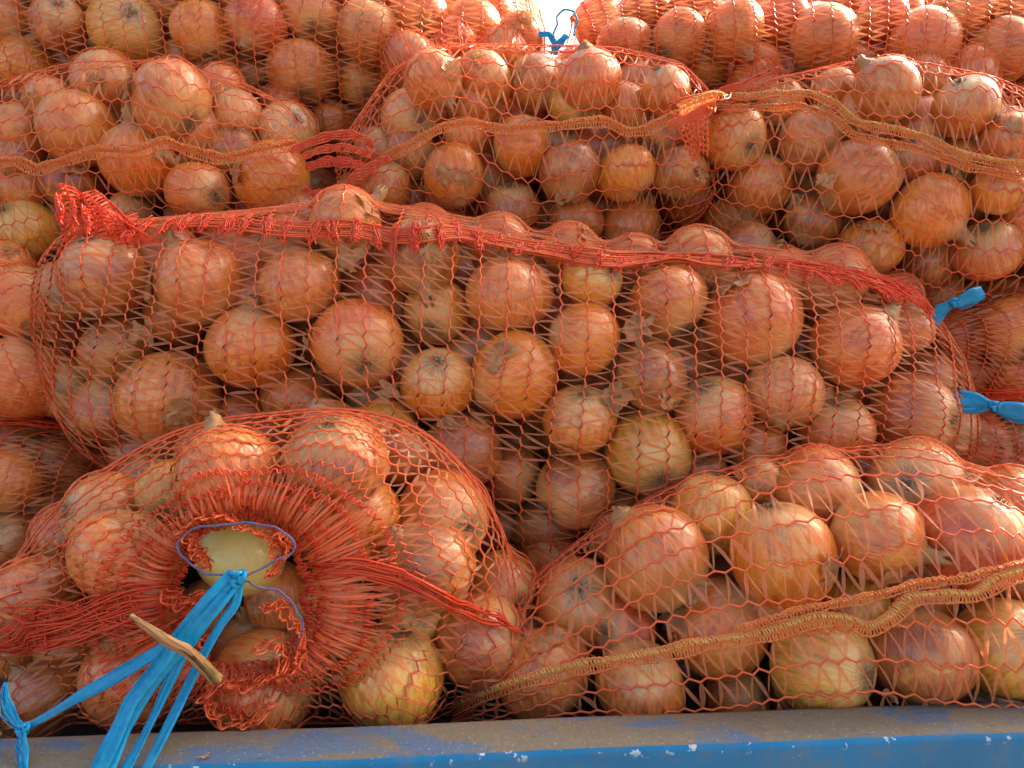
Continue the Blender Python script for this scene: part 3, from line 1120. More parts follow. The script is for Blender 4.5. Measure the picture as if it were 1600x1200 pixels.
# ------------------------------------------------------------------ net membrane
def wrap_net(key, iters=70, press=0.0016, sag=0.030, start=0.009):
    P0 = HULL[key]
    N = grid_normals(P0)
    P = P0 + N * start
    Pin = P0 - N * sag
    flat_ids = []
    ons = PLACED[key] + [o for o in added if o.key == key]
    pts = P.reshape(-1, 3)
    Nf = N.reshape(-1, 3)
    data = []
    for o in ons:
        near = np.where(np.linalg.norm(pts - o.ctr, axis=1) < o.r + 0.06)[0]
        if len(near) == 0:
            continue
        Rm = np.array(o.mat)
        s = o.scale * 1.015 + 0.0012
        Mi = (Rm / s[None, :]).T       # maps world offset to unit space
        data.append((near, o.ctr, Mi))
    endfix = key != 'B'
    for it in range(iters):
        L = (np.roll(P, 1, 1) + np.roll(P, -1, 1)) * 0.5
        up = np.concatenate([P[:1], P[:-1]])
        dn = np.concatenate([P[1:], P[-1:]])
        L2 = (up + dn) * 0.5
        Lm = 0.5 * (L + L2)
        Pn = P + 0.85 * (Lm - P)
        Pn[0] = P[0]
        Pn[-1] = P[-1]
        Pn = Pn - N * press * (1 if it < iters * 0.75 else 0.3)
        # not deeper than the sag limit
        dep = ((Pn - Pin) * N).sum(-1, keepdims=True)
        Pn = Pn + N * np.clip(-dep, 0, None)
        q = Pn.reshape(-1, 3)
        for near, c, Mi in data:
            pp = (q[near] - c) @ Mi.T
            r2 = (pp ** 2).sum(1)
            ins = r2 < 1
            if not ins.any():
                continue
            ids = near[ins]
            pi = pp[ins]
            ni = Nf[ids] @ Mi.T
            a = (ni ** 2).sum(1)
            b = (pi * ni).sum(1)
            c2 = (pi ** 2).sum(1) - 1
            t = (-b + np.sqrt(np.maximum(b * b - a * c2, 0))) / a
            q[ids] = q[ids] + Nf[ids] * t[:, None]
        P = q.reshape(P.shape)
    return P


class Surf:
    """bilinear sampler of a grid surface (index space: i float, j float, j wraps)"""

    def __init__(s, P, wrap=True):
        s.P = P
        s.wrap = wrap
        s.N = grid_normals(P, wrap)

    def at(s, u, v, lift=0.0):
        ns, nv, _ = s.P.shape
        i = np.clip(u * (ns - 1), 0, ns - 1.001)
        if s.wrap:
            j = (v % 1.0) * nv
        else:
            j = np.clip(v * (nv - 1), 0, nv - 1.001)
        i0 = np.floor(i).astype(int)
        j0 = np.floor(j).astype(int) % nv
        fi = (i - i0)[..., None]
        fj = (j - np.floor(j))[..., None]
        j1 = (j0 + 1) % nv
        def g(A):
            return (A[i0, j0] * (1 - fi) * (1 - fj) + A[i0 + 1, j0] * fi * (1 - fj) + A[i0, j1] * (1 - fi) * fj + A[i0 + 1, j1] * fi * fj)
        n = g(s.N)
        return g(s.P) + lift * n, n


def arc_table(P, axis, wrap):
    """cumulative mean arc length along an axis -> equalised param"""
    Q = P if axis == 0 else np.swapaxes(P, 0, 1)
    if axis == 1 and wrap:
        Q = np.concatenate([Q, Q[:1]])
    d = np.linalg.norm(np.diff(Q, axis=0), axis=-1)
    d = np.median(d, axis=1)
    c = np.r_[0, np.cumsum(d)]
    return c / c[-1]


def smooth_noise2(r_, shape, n=7):
    A = r_.normal(0, 1, (n, n))
    def f(u, v):
        x = np.clip(u, 0, 1) * (n - 1.001)
        y = (v % 1.0) * (n - 1.001)
        x0 = np.floor(x).astype(int)
        y0 = np.floor(y).astype(int)
        fx = x - x0
        fy = y - y0
        fx = fx * fx * (3 - 2 * fx)
        fy = fy * fy * (3 - 2 * fy)
        win = np.minimum(1, np.minimum(v % 1.0, 1 - v % 1.0) * 12)
        return (A[x0, y0] * (1 - fx) * (1 - fy) + A[x0 + 1, y0] * fx * (1 - fy) + A[x0, y0 + 1] * (1 - fx) * fy + A[x0 + 1, y0 + 1] * fx * fy) * win
    return f


def knit(surf, parent, nw, nn, wdir, skew, r_, zig=0.17, cr=0.00105, tw=0.0009, u0=0.0, u1=1.0, cord=None, tape=None, jitter=1.0, closed=True):
    """nw wales, nn nodes pairs along each wale. wdir 'phi': wales are loops round the sack; 's': wales run along it"""
    P = surf.P
    cs = arc_table(P, 0, False)
    cv = arc_table(P, 1, surf.wrap)
    ns, nv, _ = P.shape
    fx = smooth_noise2(r_, None)
    fy = smooth_noise2(r_, None)

    def S(wi, k):
        """wale coordinate wi (float), node coordinate k (float) -> u,v params"""
        a = wi / nw
        b = k / (2.0 * nn)
        if wdir == 'phi':
            s = a
            f = b + skew * wi / nn
            ff = f % 1.0
            s2 = s + jitter * 0.55 / nw * fx(s, ff)
            f2 = f + jitter * 0.6 / nn * fy(s, ff)
            s2 = np.clip(u0 + (u1 - u0) * s2, 0, 1)
            u = np.interp(s2, cs, np.linspace(0, 1, ns))
            v = np.interp(f2 % 1.0, cv, np.linspace(0, 1, len(cv)))
        else:
            f = a
            s = b + skew * (wi / nn) - (skew * nw / nn) * 0.5
            ff = f % 1.0
            s2 = s + jitter * 0.5 / nn * fx(np.clip(s, 0, 1), ff)
            f2 = f + jitter * 0.45 / nw * fy(np.clip(s, 0, 1), ff)
            s2 = np.clip(s2, 0, 1)
            u = np.interp(s2, cs, np.linspace(0, 1, ns))
            v = np.interp(f2 % 1.0, cv, np.linspace(0, 1, len(cv)))
        return u, v

    sub = 2
    wl = []
    for i in range(nw):
        if wdir == 'phi':
            k = np.arange(0, 2 * nn * sub) / sub
        else:
            k = np.arange(-2 * nn * 0.0, 2 * nn * sub + 1) / sub
        tri = np.abs(((k % 2.0)) - 1.0) * 2 - 1         # +1 at even, -1 at odd
        amp = zig * (0.8 + 0.4 * r_.random())
        w = i + 0.5 - np.clip(tri * 1.25, -1, 1) * amp * (0.85 + 0.3 * np.sin(k * 0.7 + i))
        u, v = S(w, k)
        p, n = surf.at(u, v, 0.0006)
        keep = np.linalg.norm(np.diff(p, axis=0), axis=1)
        rad = cr * (1 + 0.16 * np.cos(k * np.pi * 2)) * (0.92 + 0.16 * r_.random())
        V, Q = tubes([p], [rad], 5, closed=(wdir == 'phi' and surf.wrap))
        me = np_mesh('chain_cord', V, Q, cord or M['cord'])
        link('chain_cord', me, parent)
    # tapes
    I = np.arange(nw - 1 if wdir == 'phi' else (nw if surf.wrap else nw - 1))
    K = np.arange(nn)
    II, KK = np.meshgrid(I, K, indexing='ij')
    II = II.ravel()
    KK = KK.ravel()
    t = np.linspace(0, 1, 6)
    Cs, Ws = [], []
    for up in (0, 1):
        # odd node (bump towards i+1) of wale i -> even node of wale i+1
        ka = 2 * KK + 1.0
        kb = 2 * KK + (2.0 if up else 0.0)
        wa = II + 0.5 + zig * 0.95
        wb = II + 1.5 - zig * 0.95
        sag = r_.normal(0, 0.12, len(II))[:, None] * np.sin(np.pi * t)[None, :]
        w = wa[:, None] * (1 - t) + wb[:, None] * t
        k = ka[:, None] * (1 - t) + kb[:, None] * t + sag
        u, v = S(w, k)
        p, n = surf.at(u, v, 0.0003)
        if wdir == 's':
            pass
        T = nrm(np.gradient(p, axis=1))
        sd_ = nrm(np.cross(T, n))
        tw0 = r_.normal(0, 0.45, len(II))[:, None, None]
        tw1 = r_.normal(0, 0.7, len(II))[:, None, None]
        an = tw0 + tw1 * (t[None, :, None] - 0.5)
        wd = sd_ * np.cos(an) + n * np.sin(an)
        prof = (0.42 + 0.72 * np.sin(np.pi * t))[None, :, None] * tw * r_.lognormal(0, 0.28, len(II))[:, None, None]
        lenp = np.linalg.norm(p[:, -1] - p[:, 0], axis=1)
        good = (lenp < 0.06) & (lenp > 0.0008)
        Cs.append(p[good])
        Ws.append((wd * prof)[good])
    V, Q = ribbons(np.concatenate(Cs), np.concatenate(Ws))
    me = np_mesh('cross_tapes', V, Q, tape or M['tape'])
    link('cross_tapes', me, parent, 'stuff')


SURF, SBVH, SACK = {}, {}, {}
r_net = np.random.default_rng(23)
for key in ['I', 'J', 'F', 'G', 'H', 'D', 'E', 'K', 'L', 'A', 'B', 'C']:
    sk = bpy.data.objects.new('net_sack', None)
    col.objects.link(sk)
    c_ = HULL[key].reshape(-1, 3).mean(0)
    c_[2] = HULL[key][..., 2].min()
    sk.location = Vector(c_)
    bpy.context.view_layer.update()
    tag(sk, SACKLAB[key], 'net sack', 'net sacks of onions')
    SACK[key] = sk
    P = wrap_net(key, sag=0.003 if key != 'B' else 0.009)
    s_ = Surf(P)
    SURF[key] = s_
    SBVH[key] = bvh_of(P)
    S = ST[key]
    knit(s_, sk, S['rings'], S['nodes'], S['wdir'], S['skew'], r_net,
         cr=0.00100 if key in 'ABC' else 0.00080, tw=0.00098 if key == 'A' else 0.00112 if key in 'BC' else 0.0009,
         zig={'B': 0.12, 'C': 0.08, 'F': 0.085, 'G': 0.085, 'H': 0.085}.get(key, 0.065))


# ------------------------------------------------------------------ details laid on the nets
def drape(key, pts, n, lift=0.003, fall=None):
    """pixel polyline laid on the sack's net, returns points and normals"""
    q = smooth_poly(pts, n)
    out, nn = [], []
    last = fall
    s_ = SBVH[key]
    for p in q:
        v = ray(p[0], p[1])
        L = np.linalg.norm(v)
        h = s_.ray_cast(Vector(C0), Vector(v / L))
        if h[0] is not None:
            nv = np.array(h[1])
            if nv @ v > 0:
                nv = -nv
            d = h[3] / L
            last = d
        else:
            d = last if last else 0.7
            nv = -FW
        out.append(C0 + v * d)
        nn.append(nv)
    out = np.array(out)
    # smooth depth a little
    for _ in range(4):
        out[1:-1] = 0.25 * out[:-2] + 0.5 * out[1:-1] + 0.25 * out[2:]
    nn = nrm(np.array(nn))
    for _ in range(3):
        nn[1:-1] = nn[:-2] + nn[1:-1] * 2 + nn[2:]
        nn = nrm(nn)
    return out + nn * lift, nn


def seam(key, pts, wpx=16, yellow=True, n=260, r_=r_net, mid=0.5, name='seam_band'):
    """knitted selvedge: edge cords, rungs between, thick loops in one half"""
    c, nn = drape(key, pts, n, 0.0028)
    T = nrm(np.gradient(c, axis=0))
    sd_ = nrm(np.cross(T, nn))
    d0 = np.linalg.norm(c[0] - C0)
    hw = wpx / 2 * d0 / F
    t = np.linspace(0, 1, n)
    wob = 1 + 0.15 * np.sin(t * 37 + 1) + 0.1 * np.sin(t * 91)
    hw = (hw * wob)[:, None]
    lifts = 0.0012 * np.sin(t * 60)[:, None] * nn
    paths, rad = [], []
    for f in (-1.0, -0.92 + 0.04, mid * 0 - 0.02, 1.0):
        z = 0.0004 * np.sin(np.arange(n) * 1.9 + f * 3)[:, None]
        paths.append(c + sd_ * (hw * f + z) + lifts)
        rad.append(0.00075 * (1 + 0.25 * np.sin(np.arange(n) * 1.57)))
    band = bpy.data.objects.new(name, None)
    V, Q = tubes(paths, rad, 5)
    me = np_mesh(name, V, Q, M['seam'])
    ob = link(name, me, SACK[key])
    # rungs
    m_ = int(n * 1.1)
    idx = np.linspace(1, n - 2, m_)
    i0 = idx.astype(int)
    fr = (idx - i0)[:, None]
    cc = c[i0] * (1 - fr) + c[i0 + 1] * fr
    ss = sd_[i0]
    tt = T[i0]
    nb = nn[i0]
    hh = hw[i0]
    tq = np.linspace(-1, 1, 4)
    lean = r_.normal(0, 0.0007, m_)[:, None, None] + 0.0009 * np.where(np.arange(m_) % 2, 1, -1)[:, None, None]
    L = cc[:, None, :] + ss[:, None, :] * hh[:, None, :] * tq[None, :, None] + tt[:, None, :] * lean * tq[None, :, None] + nb[:, None, :] * 0.0004
    W = tt[:, None, :] * np.full((m_, 4, 1), 0.00042)
    V, Q = ribbons(L, W)
    me = np_mesh('seam_rungs', V, Q, M['seam'])
    link('seam_rungs', me, ob, 'stuff')
    # knitted loops
    lp = []
    m2 = int(n * 1.0)
    ids = np.linspace(1, n - 2, m2).astype(int)
    for q, i in enumerate(ids):
        a = (-0.95 if q % 2 else -0.85)
        b_ = -0.05
        h0 = hw[i, 0]
        p0 = c[i] + sd_[i] * h0 * a + T[i] * r_.normal(0, 0.0004)
        p1 = c[i] + sd_[i] * h0 * (a + b_) / 2 + nn[i] * r_.uniform(0.0014, 0.0030) + T[i] * r_.normal(0.0008, 0.0006)
        p2 = c[i] + sd_[i] * h0 * b_ + T[i] * r_.normal(0.0012, 0.0006)
        lp.append(np.array([p0, p0 * 0.45 + p1 * 0.55 + nn[i] * 0.0005, p1, p1 * 0.5 + p2 * 0.5 + nn[i] * 0.0004, p2]))
    V, Q = tubes(lp, 0.00068, 4)
    me = np_mesh('seam_loops', V, Q, M['yellow'] if yellow else M['seam'])
    link('seam_loops', me, ob, 'stuff')


seam('C', [(705, 1114), (760, 1085), (830, 1062), (910, 1040), (1000, 1026), (1100, 1005), (1200, 990), (1270, 966), (1320, 966), (1355, 984), (1395, 962), (1420, 935), (1470, 930), (1520, 932), (1560, 905), (1610, 892), (1700, 870)], 16, True, 380)
seam('C', [(1150, 985), (1230, 958), (1290, 945), (1370, 930), (1430, 912), (1500, 905), (1600, 880), (1700, 860)], 12, False, 180)
seam('F', [(-40, 258), (30, 252), (60, 268), (110, 250), (160, 236), (210, 240), (260, 222), (300, 238), (350, 250), (400, 238), (440, 230), (490, 218)], 13, False, 250)
seam('G', [(545, 285), (600, 248), (650, 225), (690, 200), (740, 195), (790, 205), (850, 200), (900, 195), (945, 190), (975, 208), (1010, 205), (1060, 178), (1095, 165)], 14, False, 250)
seam('H', [(1060, 175), (1110, 150), (1160, 155), (1210, 150), (1260, 148), (1310, 168), (1330, 192), (1390, 205), (1440, 215), (1490, 242), (1540, 252), (1600, 262), (1680, 290)], 14, True, 300)
seam('H', [(1110, 172), (1180, 172), (1250, 168), (1300, 185), (1330, 212), (1400, 228), (1450, 240), (1510, 262), (1600, 280), (1680, 305)], 11, False, 250)


def strands(paths, rad, name, m, key, sides=4, kind=None):
    V, Q = tubes(paths, rad, sides)
    return link(name, np_mesh(name, V, Q, m), SACK[key], kind)


def tuft(key, px, py, L, W, ang, r_, m='red', n=16, lift=0.004):
    """clump of gathered, stitched strands on the fold"""
    c, nn = drape(key, [(px, py), (px + 0.5, py + 1)], 2, lift)
    c, nv = c[0], nn[0]
    d = (c - C0) @ FW
    s = d / F
    a = R(ang)
    dv = math.cos(a) * RT + math.sin(a) * UP
    dv = nrm(dv - (dv @ nv) * nv)
    sv = nrm(np.cross(dv, nv))
    P = []
    for i in range(n):
        o0 = r_.normal(0, 0.32, 2) * W * s
        l0 = r_.uniform(-0.6, -0.2) * L * s
        l1 = r_.uniform(0.15, 0.6) * L * s
        k = np.linspace(0, 1, 6)[:, None]
        base = c + sv * o0[0] + nv * abs(o0[1]) * 0.5
        wav = np.sin(k * r_.uniform(4, 12) + r_.uniform(0, 6)) * W * s * 0.22
        fr = (k ** 2) * r_.normal(0, 0.22) * W * s
        P.append(base + dv * (l0 + (l1 - l0) * k) + sv * (wav + fr) + nv * (np.sin(k * 3.1) * 0.0016))
    # cross wraps
    for i in range(n // 2):
        k = np.linspace(0, 1, 7)[:, None]
        y = r_.uniform(-0.4, 0.35) * L * s
        P.append(c + dv * (y + np.sin(k * 9 + i) * 0.0008) + sv * ((k - 0.5) * W * s * 1.0) + nv * (0.0014 + 0.0018 * np.sin(k * np.pi)))
    return strands(P, 0.00068, 'stitched_tuft', M[m], key, 4)


def hem(key, n, va, vb, ua=0.04, ub=0.95):
    """tapes crowded together where the net runs over the top of a sack"""
    s_ = SURF[key]
    S_ = ST[key]
    cs = arc_table(s_.P, 0, False)
    r_ = r_net
    t = np.linspace(0, 1, 6)
    w0 = r_.uniform(ua, ub, n)
    v0 = r_.uniform(va, vb, n)
    if S_['wdir'] == 'phi':
        w = w0[:, None] + r_.uniform(0.6, 1.6, n)[:, None] / S_['rings'] * t
        v = v0[:, None] + r_.normal(0, 0.004, n)[:, None] * t
    else:
        w = w0[:, None] + r_.normal(0, 0.25, n)[:, None] / S_['nodes'] * t
        v = v0[:, None] + r_.uniform(0.7, 1.3, n)[:, None] / S_['rings'] * t
    u = np.interp(w, cs, np.linspace(0, 1, s_.P.shape[0]))
    p, nn_ = s_.at(u, v, 0.0010)
    T = nrm(np.gradient(p, axis=1))
    sd_ = nrm(np.cross(T, nn_))
    an = r_.normal(0, 0.5, n)[:, None, None]
    W = (sd_ * np.cos(an) + nn_ * np.sin(an)) * (0.0004 + 0.0006 * np.sin(np.pi * t))[None, :, None]
    V, Q = ribbons(p, W)
    link('crowded_tapes', np_mesh('crowded_tapes', V, Q, M['tape']), SACK[key], 'stuff')


hem('A', 2600, -0.07, 0.085)
for k_, n_ in (('F', 700), ('G', 650), ('H', 750), ('C', 500)):
    hem(k_, n_, -0.13, 0.02)
fold = smooth_poly([(200, 352), (255, 362), (330, 352), (400, 362), (470, 368), (540, 358), (620, 378), (700, 368), (780, 385), (870, 400), (960, 412), (1060, 408), (1120, 415), (1200, 418), (1260, 430)], 34)
for i, p in enumerate(fold):
    big = p[0] < 760
    tuft('A', p[0] + random.uniform(-3, 3), p[1] + random.uniform(-5, 5), 46 if big else 32, 12 if big else 9,
         90 + (random.uniform(-10, 10) if big else random.uniform(-45, -15)), r_net, n=20 if big else 14)
# dense bunching towards the right end of the middle sack
for i in range(15):
    t_ = i / 14
    tuft('A', 1275 + 165 * t_ + random.uniform(-4, 4), 432 + 45 * t_ ** 1.3 + random.uniform(-10, 12), 42, 14, 150 + random.uniform(-20, 30), r_net, n=14)


def fold_band(key, pts, wpx, n=24, m='red', r_=r_net, name='gathered_fold', lift=0.004):
    """net pulled together into a rope-like pleat"""
    c, nn = drape(key, pts, 90, lift)
    T = nrm(np.gradient(c, axis=0))
    sd_ = nrm(np.cross(T, nn))
    s = np.linalg.norm(c[0] - C0) / F
    P = []
    t = np.linspace(0, 1, 90)
    env = np.clip(np.minimum(t, 1 - t) * 8, 0.25, 1)
    for i in range(n):
        o0 = r_.uniform(-0.5, 0.5) * wpx * s
        a, b_ = sorted(r_.uniform(-0.15, 1.15, 2))
        if b_ - a < 0.25:
            b_ = a + 0.3
        sel = (t >= a) & (t <= b_)
        if sel.sum() < 6:
            continue
        wav = np.sin(t * r_.uniform(6, 14) + r_.uniform(0, 6)) * wpx * s * 0.06
        h = r_.uniform(0, 1) * 0.22 * wpx * s
        p = c + sd_ * ((o0 + wav) * env)[:, None] + nn * (h * env)[:, None]
        P.append(p[sel])
    # short zigzag crossings as of bunched wales
    for i in range(int(n * 0.9)):
        j = r_.integers(3, 86)
        k = np.linspace(-1, 1, 7)
        zz = np.array([(-1) ** q for q in range(7)]) * 0.0012
        ww = wpx * s * 0.5 * r_.uniform(0.3, 0.9) * env[j]
        of = r_.uniform(-0.3, 0.3) * wpx * s * env[j]
        P.append(c[j] + sd_[j] * (k * ww * 0.6 + of)[:, None] + T[j] * (zz + r_.normal(0, 0.0015) * k)[:, None] + nn[j] * 0.15 * wpx * s * r_.uniform(0.5, 1.2))
    return strands(P, 0.00072, name, M[m], key, 4)


fold_band('A', [(190, 350), (255, 360), (330, 350), (400, 358), (470, 366), (540, 358), (620, 376), (700, 368), (780, 385), (870, 400), (960, 412), (1060, 408), (1120, 415), (1200, 418), (1260, 430)], 26, 60, 'cord', lift=0.002)
fold_band('A', [(1200, 412), (1290, 428), (1370, 445), (1440, 480), (1448, 510)], 26, 24)
fold_band('E', [(-20, 668), (40, 668), (100, 674), (145, 694)], 30, 30)
fold_band('B', [(480, 880), (560, 884), (640, 905), (710, 940), (765, 968), (808, 990)], 26, 46)
fold_band('B', [(-20, 1005), (60, 985), (130, 970), (210, 940), (280, 920)], 50, 46)
fold_band('B', [(10, 950), (80, 950), (160, 960), (250, 985)], 36, 26)
fold_band('K', [(1448, 600), (1500, 612), (1610, 608)], 24, 22)
fold_band('L', [(1450, 640), (1520, 632), (1610, 628)], 26, 22)


# ------------------------------------------------------------------ loose net ends: a ruffled patch knitted the same way
def patch(key, corners, ruff, nw, nn, m='cord', wdir='phi', fold_n=3.0, r_=r_net, name='loose_net_end', tape='tape', cr=0.0010):
    """corners: 4 (x,y,depth) points: a-b along the first side, d-c along the opposite"""
    a, b_, c, d = [np.array(cp(*q)) for q in corners]
    nu, nv = 40, 40
    u = np.linspace(0, 1, nu)[:, None, None]
    v = np.linspace(0, 1, nv)[None, :, None]
    P = (a * (1 - u) + b_ * u) * (1 - v) + (d * (1 - u) + c * u) * v
    nrm_ = nrm(np.cross(b_ - a, d - a))
    P = P + nrm_ * (np.sin(u * math.pi * 2 * fold_n + v * 2.0) * ruff * (0.35 + 0.65 * (1 - v)) + np.sin(u * 31 + v * 9) * ruff * 0.2)
    P = P + (d - a) * (np.sin(u * math.pi * 2 * fold_n * 0.7 + 1) * 0.05)
    s_ = Surf(P, False)
    old = M['cord']
    host = bpy.data.objects.new(name, None)
    sub = []
    cs = []
    # cords
    paths, tp = [], []
    for i in range(nw):
        k = np.linspace(0, 1, nn * 4)
        w_ = (i + 0.5 + 0.16 * np.sign(np.sin(k * nn * 2 * math.pi))) / nw
        if wdir == 'phi':
            p, n = s_.at(w_, k, 0)
        else:
            p, n = s_.at(k, w_, 0)
        for _ in range(1):
            p[1:-1] = 0.25 * p[:-2] + 0.5 * p[1:-1] + 0.25 * p[2:]
        paths.append(p + r_.normal(0, 0.0003, p.shape))
    V, Q = tubes(paths, cr, 5)
    ob = link(name, np_mesh(name, V, Q, M[m]), SACK[key])
    Cs, Ws = [], []
    t = np.linspace(0, 1, 5)
    for i in range(nw - 1):
        for k in range(nn):
            for e in (0, 0.5):
                kk = (k + 0.5 * t + (0 if e == 0 else 0.5 * (1 - 2 * t) + 0.0)) / nn
                w_ = (i + 0.5 + t) / nw
                p, n = (s_.at(w_, kk, 0) if wdir == 'phi' else s_.at(kk, w_, 0))
                T = nrm(np.gradient(p, axis=0))
                sd_ = nrm(np.cross(T, n))
                an = r_.normal(0, 0.6)
                Cs.append(p)
                Ws.append((sd_ * math.cos(an) + n * math.sin(an)) * (0.0006 + 0.0005 * np.sin(np.pi * t))[:, None])
    V, Q = ribbons(np.array(Cs), np.array(Ws))
    link('end_tapes', np_mesh('end_tapes', V, Q, M[tape]), ob, 'stuff')
    return ob


# sunlit ear at the top left corner of the middle sack
patch('A', [(76, 292, 0.735), (150, 300, 0.74), (215, 352, 0.735), (98, 430, 0.75)], 0.009, 9, 16, 'red', 'phi', 2.2, tape='red')
patch('A', [(120, 312, 0.728), (205, 345, 0.73), (260, 372, 0.72), (120, 410, 0.74)], 0.006, 8, 10, 'red', 'phi', 1.7, tape='red')
for q in range(6):
    x = 100 + 22 * q
    tuft('A', x, 330 + 8 * q, 44, 12, 95, r_net, n=12, lift=0.006)
# loose loop at the right end of the upper left sack
def hoop(key, pts, wpx, n=90, m='cord'):
    """short free band of knitted selvedge, its own depth given per point"""
    q = smooth_poly(pts, n)
    c = cp(q[:, 0], q[:, 1], q[:, 2])
    T = nrm(np.gradient(c, axis=0))
    sd_ = nrm(np.cross(T, -FW))
    s_ = q[:, 2] / F
    t = np.linspace(0, 1, n)
    hw = (wpx / 2 * s_ * (0.6 + 0.4 * np.sin(np.pi * t)) * (1 + 0.15 * np.sin(t * 23)))[:, None]
    P = [c + sd_ * hw * f - FW * (0.001 * np.sin(t * 40 + f))[:, None] for f in (-1, -0.3, 0.35, 1)]
    V, Q = tubes(P, 0.0009, 5)
    ob = link('loose_seam_end', np_mesh('loose_seam_end', V, Q, M[m]), SACK[key])
    L = [np.array([c[i] - sd_[i] * hw[i], c[i] + T[i] * 0.0006 - FW * 0.0006, c[i] + T[i] * r_net.normal(0, 0.0012) + sd_[i] * hw[i]]) for i in range(1, n - 1)]
    V, Q = tubes(L, 0.00045, 4)
    link('seam_rungs', np_mesh('seam_rungs', V, Q, M['red']), ob, 'stuff')


hoop('F', [(455, 236, 0.80), (480, 224, 0.797), (515, 212, 0.794), (550, 210, 0.792), (576, 220, 0.795), (582, 240, 0.80)], 13)
hoop('F', [(472, 246, 0.80), (500, 234, 0.796), (535, 230, 0.793), (562, 236, 0.795), (580, 244, 0.80)], 11)
hoop('F', [(478, 262, 0.80), (510, 252, 0.797), (545, 254, 0.795), (572, 262, 0.80)], 15, m='red')
hoop('F', [(476, 292, 0.80), (485, 302, 0.80), (515, 300, 0.80), (545, 296, 0.805)], 9, m='red')
hoop('G', [(540, 296, 0.80), (552, 278, 0.795), (580, 262, 0.79), (610, 246, 0.785)], 14)
# tail of net between the upper central and upper right sacks
fold_band('G', [(1040, 165), (1100, 152), (1160, 135), (1216, 106)], 10, 14, 'cord')
patch('G', [(1045, 175, 0.775), (1110, 158, 0.77), (1105, 240, 0.79), (1080, 250, 0.80)], 0.004, 7, 9, 'cord', 'phi', 1.5)
patch('H', [(1040, 190, 0.77), (1120, 150, 0.762), (1118, 172, 0.765), (1060, 200, 0.77)], 0.002, 10, 5, 'cord', 's', 1.0)


# pleated collar spreading from the mouth of the blue-tied sack
def collar():
    s_ = SURF['B']
    n = 420
    r_ = r_net
    t = np.linspace(0, 1, 9)
    v0 = r_.permutation((np.arange(n) + r_.uniform(-0.5, 0.5, n)) / n)
    ue = r_.uniform(0.13, 0.27, n)
    ub = r_.uniform(0.0, 0.05, n)
    u = ub[:, None] + (ue - ub)[:, None] * t[None, :]
    v = v0[:, None] + r_.normal(0, 0.0035, n)[:, None] * t[None, :]
    h = (0.0015 + 0.004 * r_.random(n))[:, None] * (0.5 + np.sin(np.pi * t))[None, :]
    p, nn_ = s_.at(u, v, 0.0)
    p = p + nn_ * h[..., None]
    T = nrm(np.gradient(p, axis=1))
    sd_ = nrm(np.cross(T, nn_))
    an = r_.normal(0, 0.5, n)[:, None, None]
    W = (sd_ * np.cos(an) + nn_ * np.sin(an)) * (0.0005 + 0.0006 * np.sin(np.pi * t))[None, :, None]
    V, Q = ribbons(p, W)
    h_ = int(n * 0.62)
    V, Q = ribbons(p[:h_], W[:h_])
    ob = link('pleated_collar', np_mesh('pleated_collar', V, Q, M['tape']), SACK['B'], 'stuff')
    V, Q = ribbons(p[h_:], W[h_:] * 0.8)
    ob = link('pleated_collar', np_mesh('pleated_collar', V, Q, M['cord']), SACK['B'], 'stuff')
    for uu in (0.012, 0.06, 0.125, 0.19, 0.26):
        k = np.arange(0, 420)
        z = np.where(k % 4 < 2, 1, -1) * 0.011
        p, nn_ = s_.at(np.clip(uu + z + 0.012 * np.sin(k * 0.13 + uu * 40), 0, 1), k / 420.0 + r_.normal(0, 0.0006, 420), 0.0)
        p = p + nn_ * (0.002 + 0.003 * np.abs(np.sin(k * 0.37)))[:, None]
        V, Q = tubes([p], 0.0009, 4, closed=True)
        link('chain_cord', np_mesh('chain_cord', V, Q, M['red']), SACK['B'])


collar()


# ruffled mouth edge of the blue-tied sack
def ruffle(key, pts, depth, wpx, r_=r_net, loops=60, m='red', name='mouth_ruffle'):
    q = smooth_poly([(x, y, d) for (x, y), d in zip(pts, depth)], 240)
    c = cp(q[:, 0], q[:, 1], q[:, 2])
    s = q[:, 2] / F
    t = np.linspace(0, 1, 240)
    P = []
    for j in range(5):
        a = r_.uniform(0, 6)
        off = RT * (np.sin(t * loops * 0.35 + a + j) * wpx * s * 0.25)[:, None] + UP * (np.cos(t * loops * 0.45 + a) * wpx * s * 0.25)[:, None] - FW * (np.sin(t * loops * 1.3 + j) * 0.004 + 0.003 * j)[:, None]
        P.append(c + off)
    for j in range(loops // 3):
        i = r_.integers(3, 236)
        k = np.linspace(0, 1, 6)[:, None]
        dr = nrm(r_.normal(0, 1, 3))
        P.append(c[i] + dr * (k - 0.5) * wpx * s[i] * 1.3 + nrm(r_.normal(0, 1, 3)) * np.sin(k * 3.1) * wpx * s[i] * 0.3)
    return strands(P, 0.00078, name, M['cord'], key, 4)


ruffle('B', [(285, 835), (300, 815), (345, 800), (385, 822), (420, 835), (448, 832), (455, 858), (440, 880)], [0.575] * 8, 16, loops=70)
ruffle('B', [(300, 835), (315, 865), (330, 885)], [0.572] * 3, 18, loops=30)
ruffle('B', [(430, 845), (440, 870), (425, 900)], [0.572] * 3, 18, loops=30)
ruffle('B', [(412, 942), (440, 945), (462, 965), (478, 1000), (470, 1035), (440, 1050), (400, 1060)], [0.570] * 7, 20, loops=60)
ruffle('B', [(400, 1010), (440, 1000), (450, 1040), (400, 1065), (345, 1060), (322, 1085), (350, 1120), (390, 1128), (430, 1100)], [0.562] * 9, 22, loops=80)
ruffle('B', [(265, 925), (290, 945), (320, 925), (300, 985), (330, 1000)], [0.57] * 5, 26, loops=50)


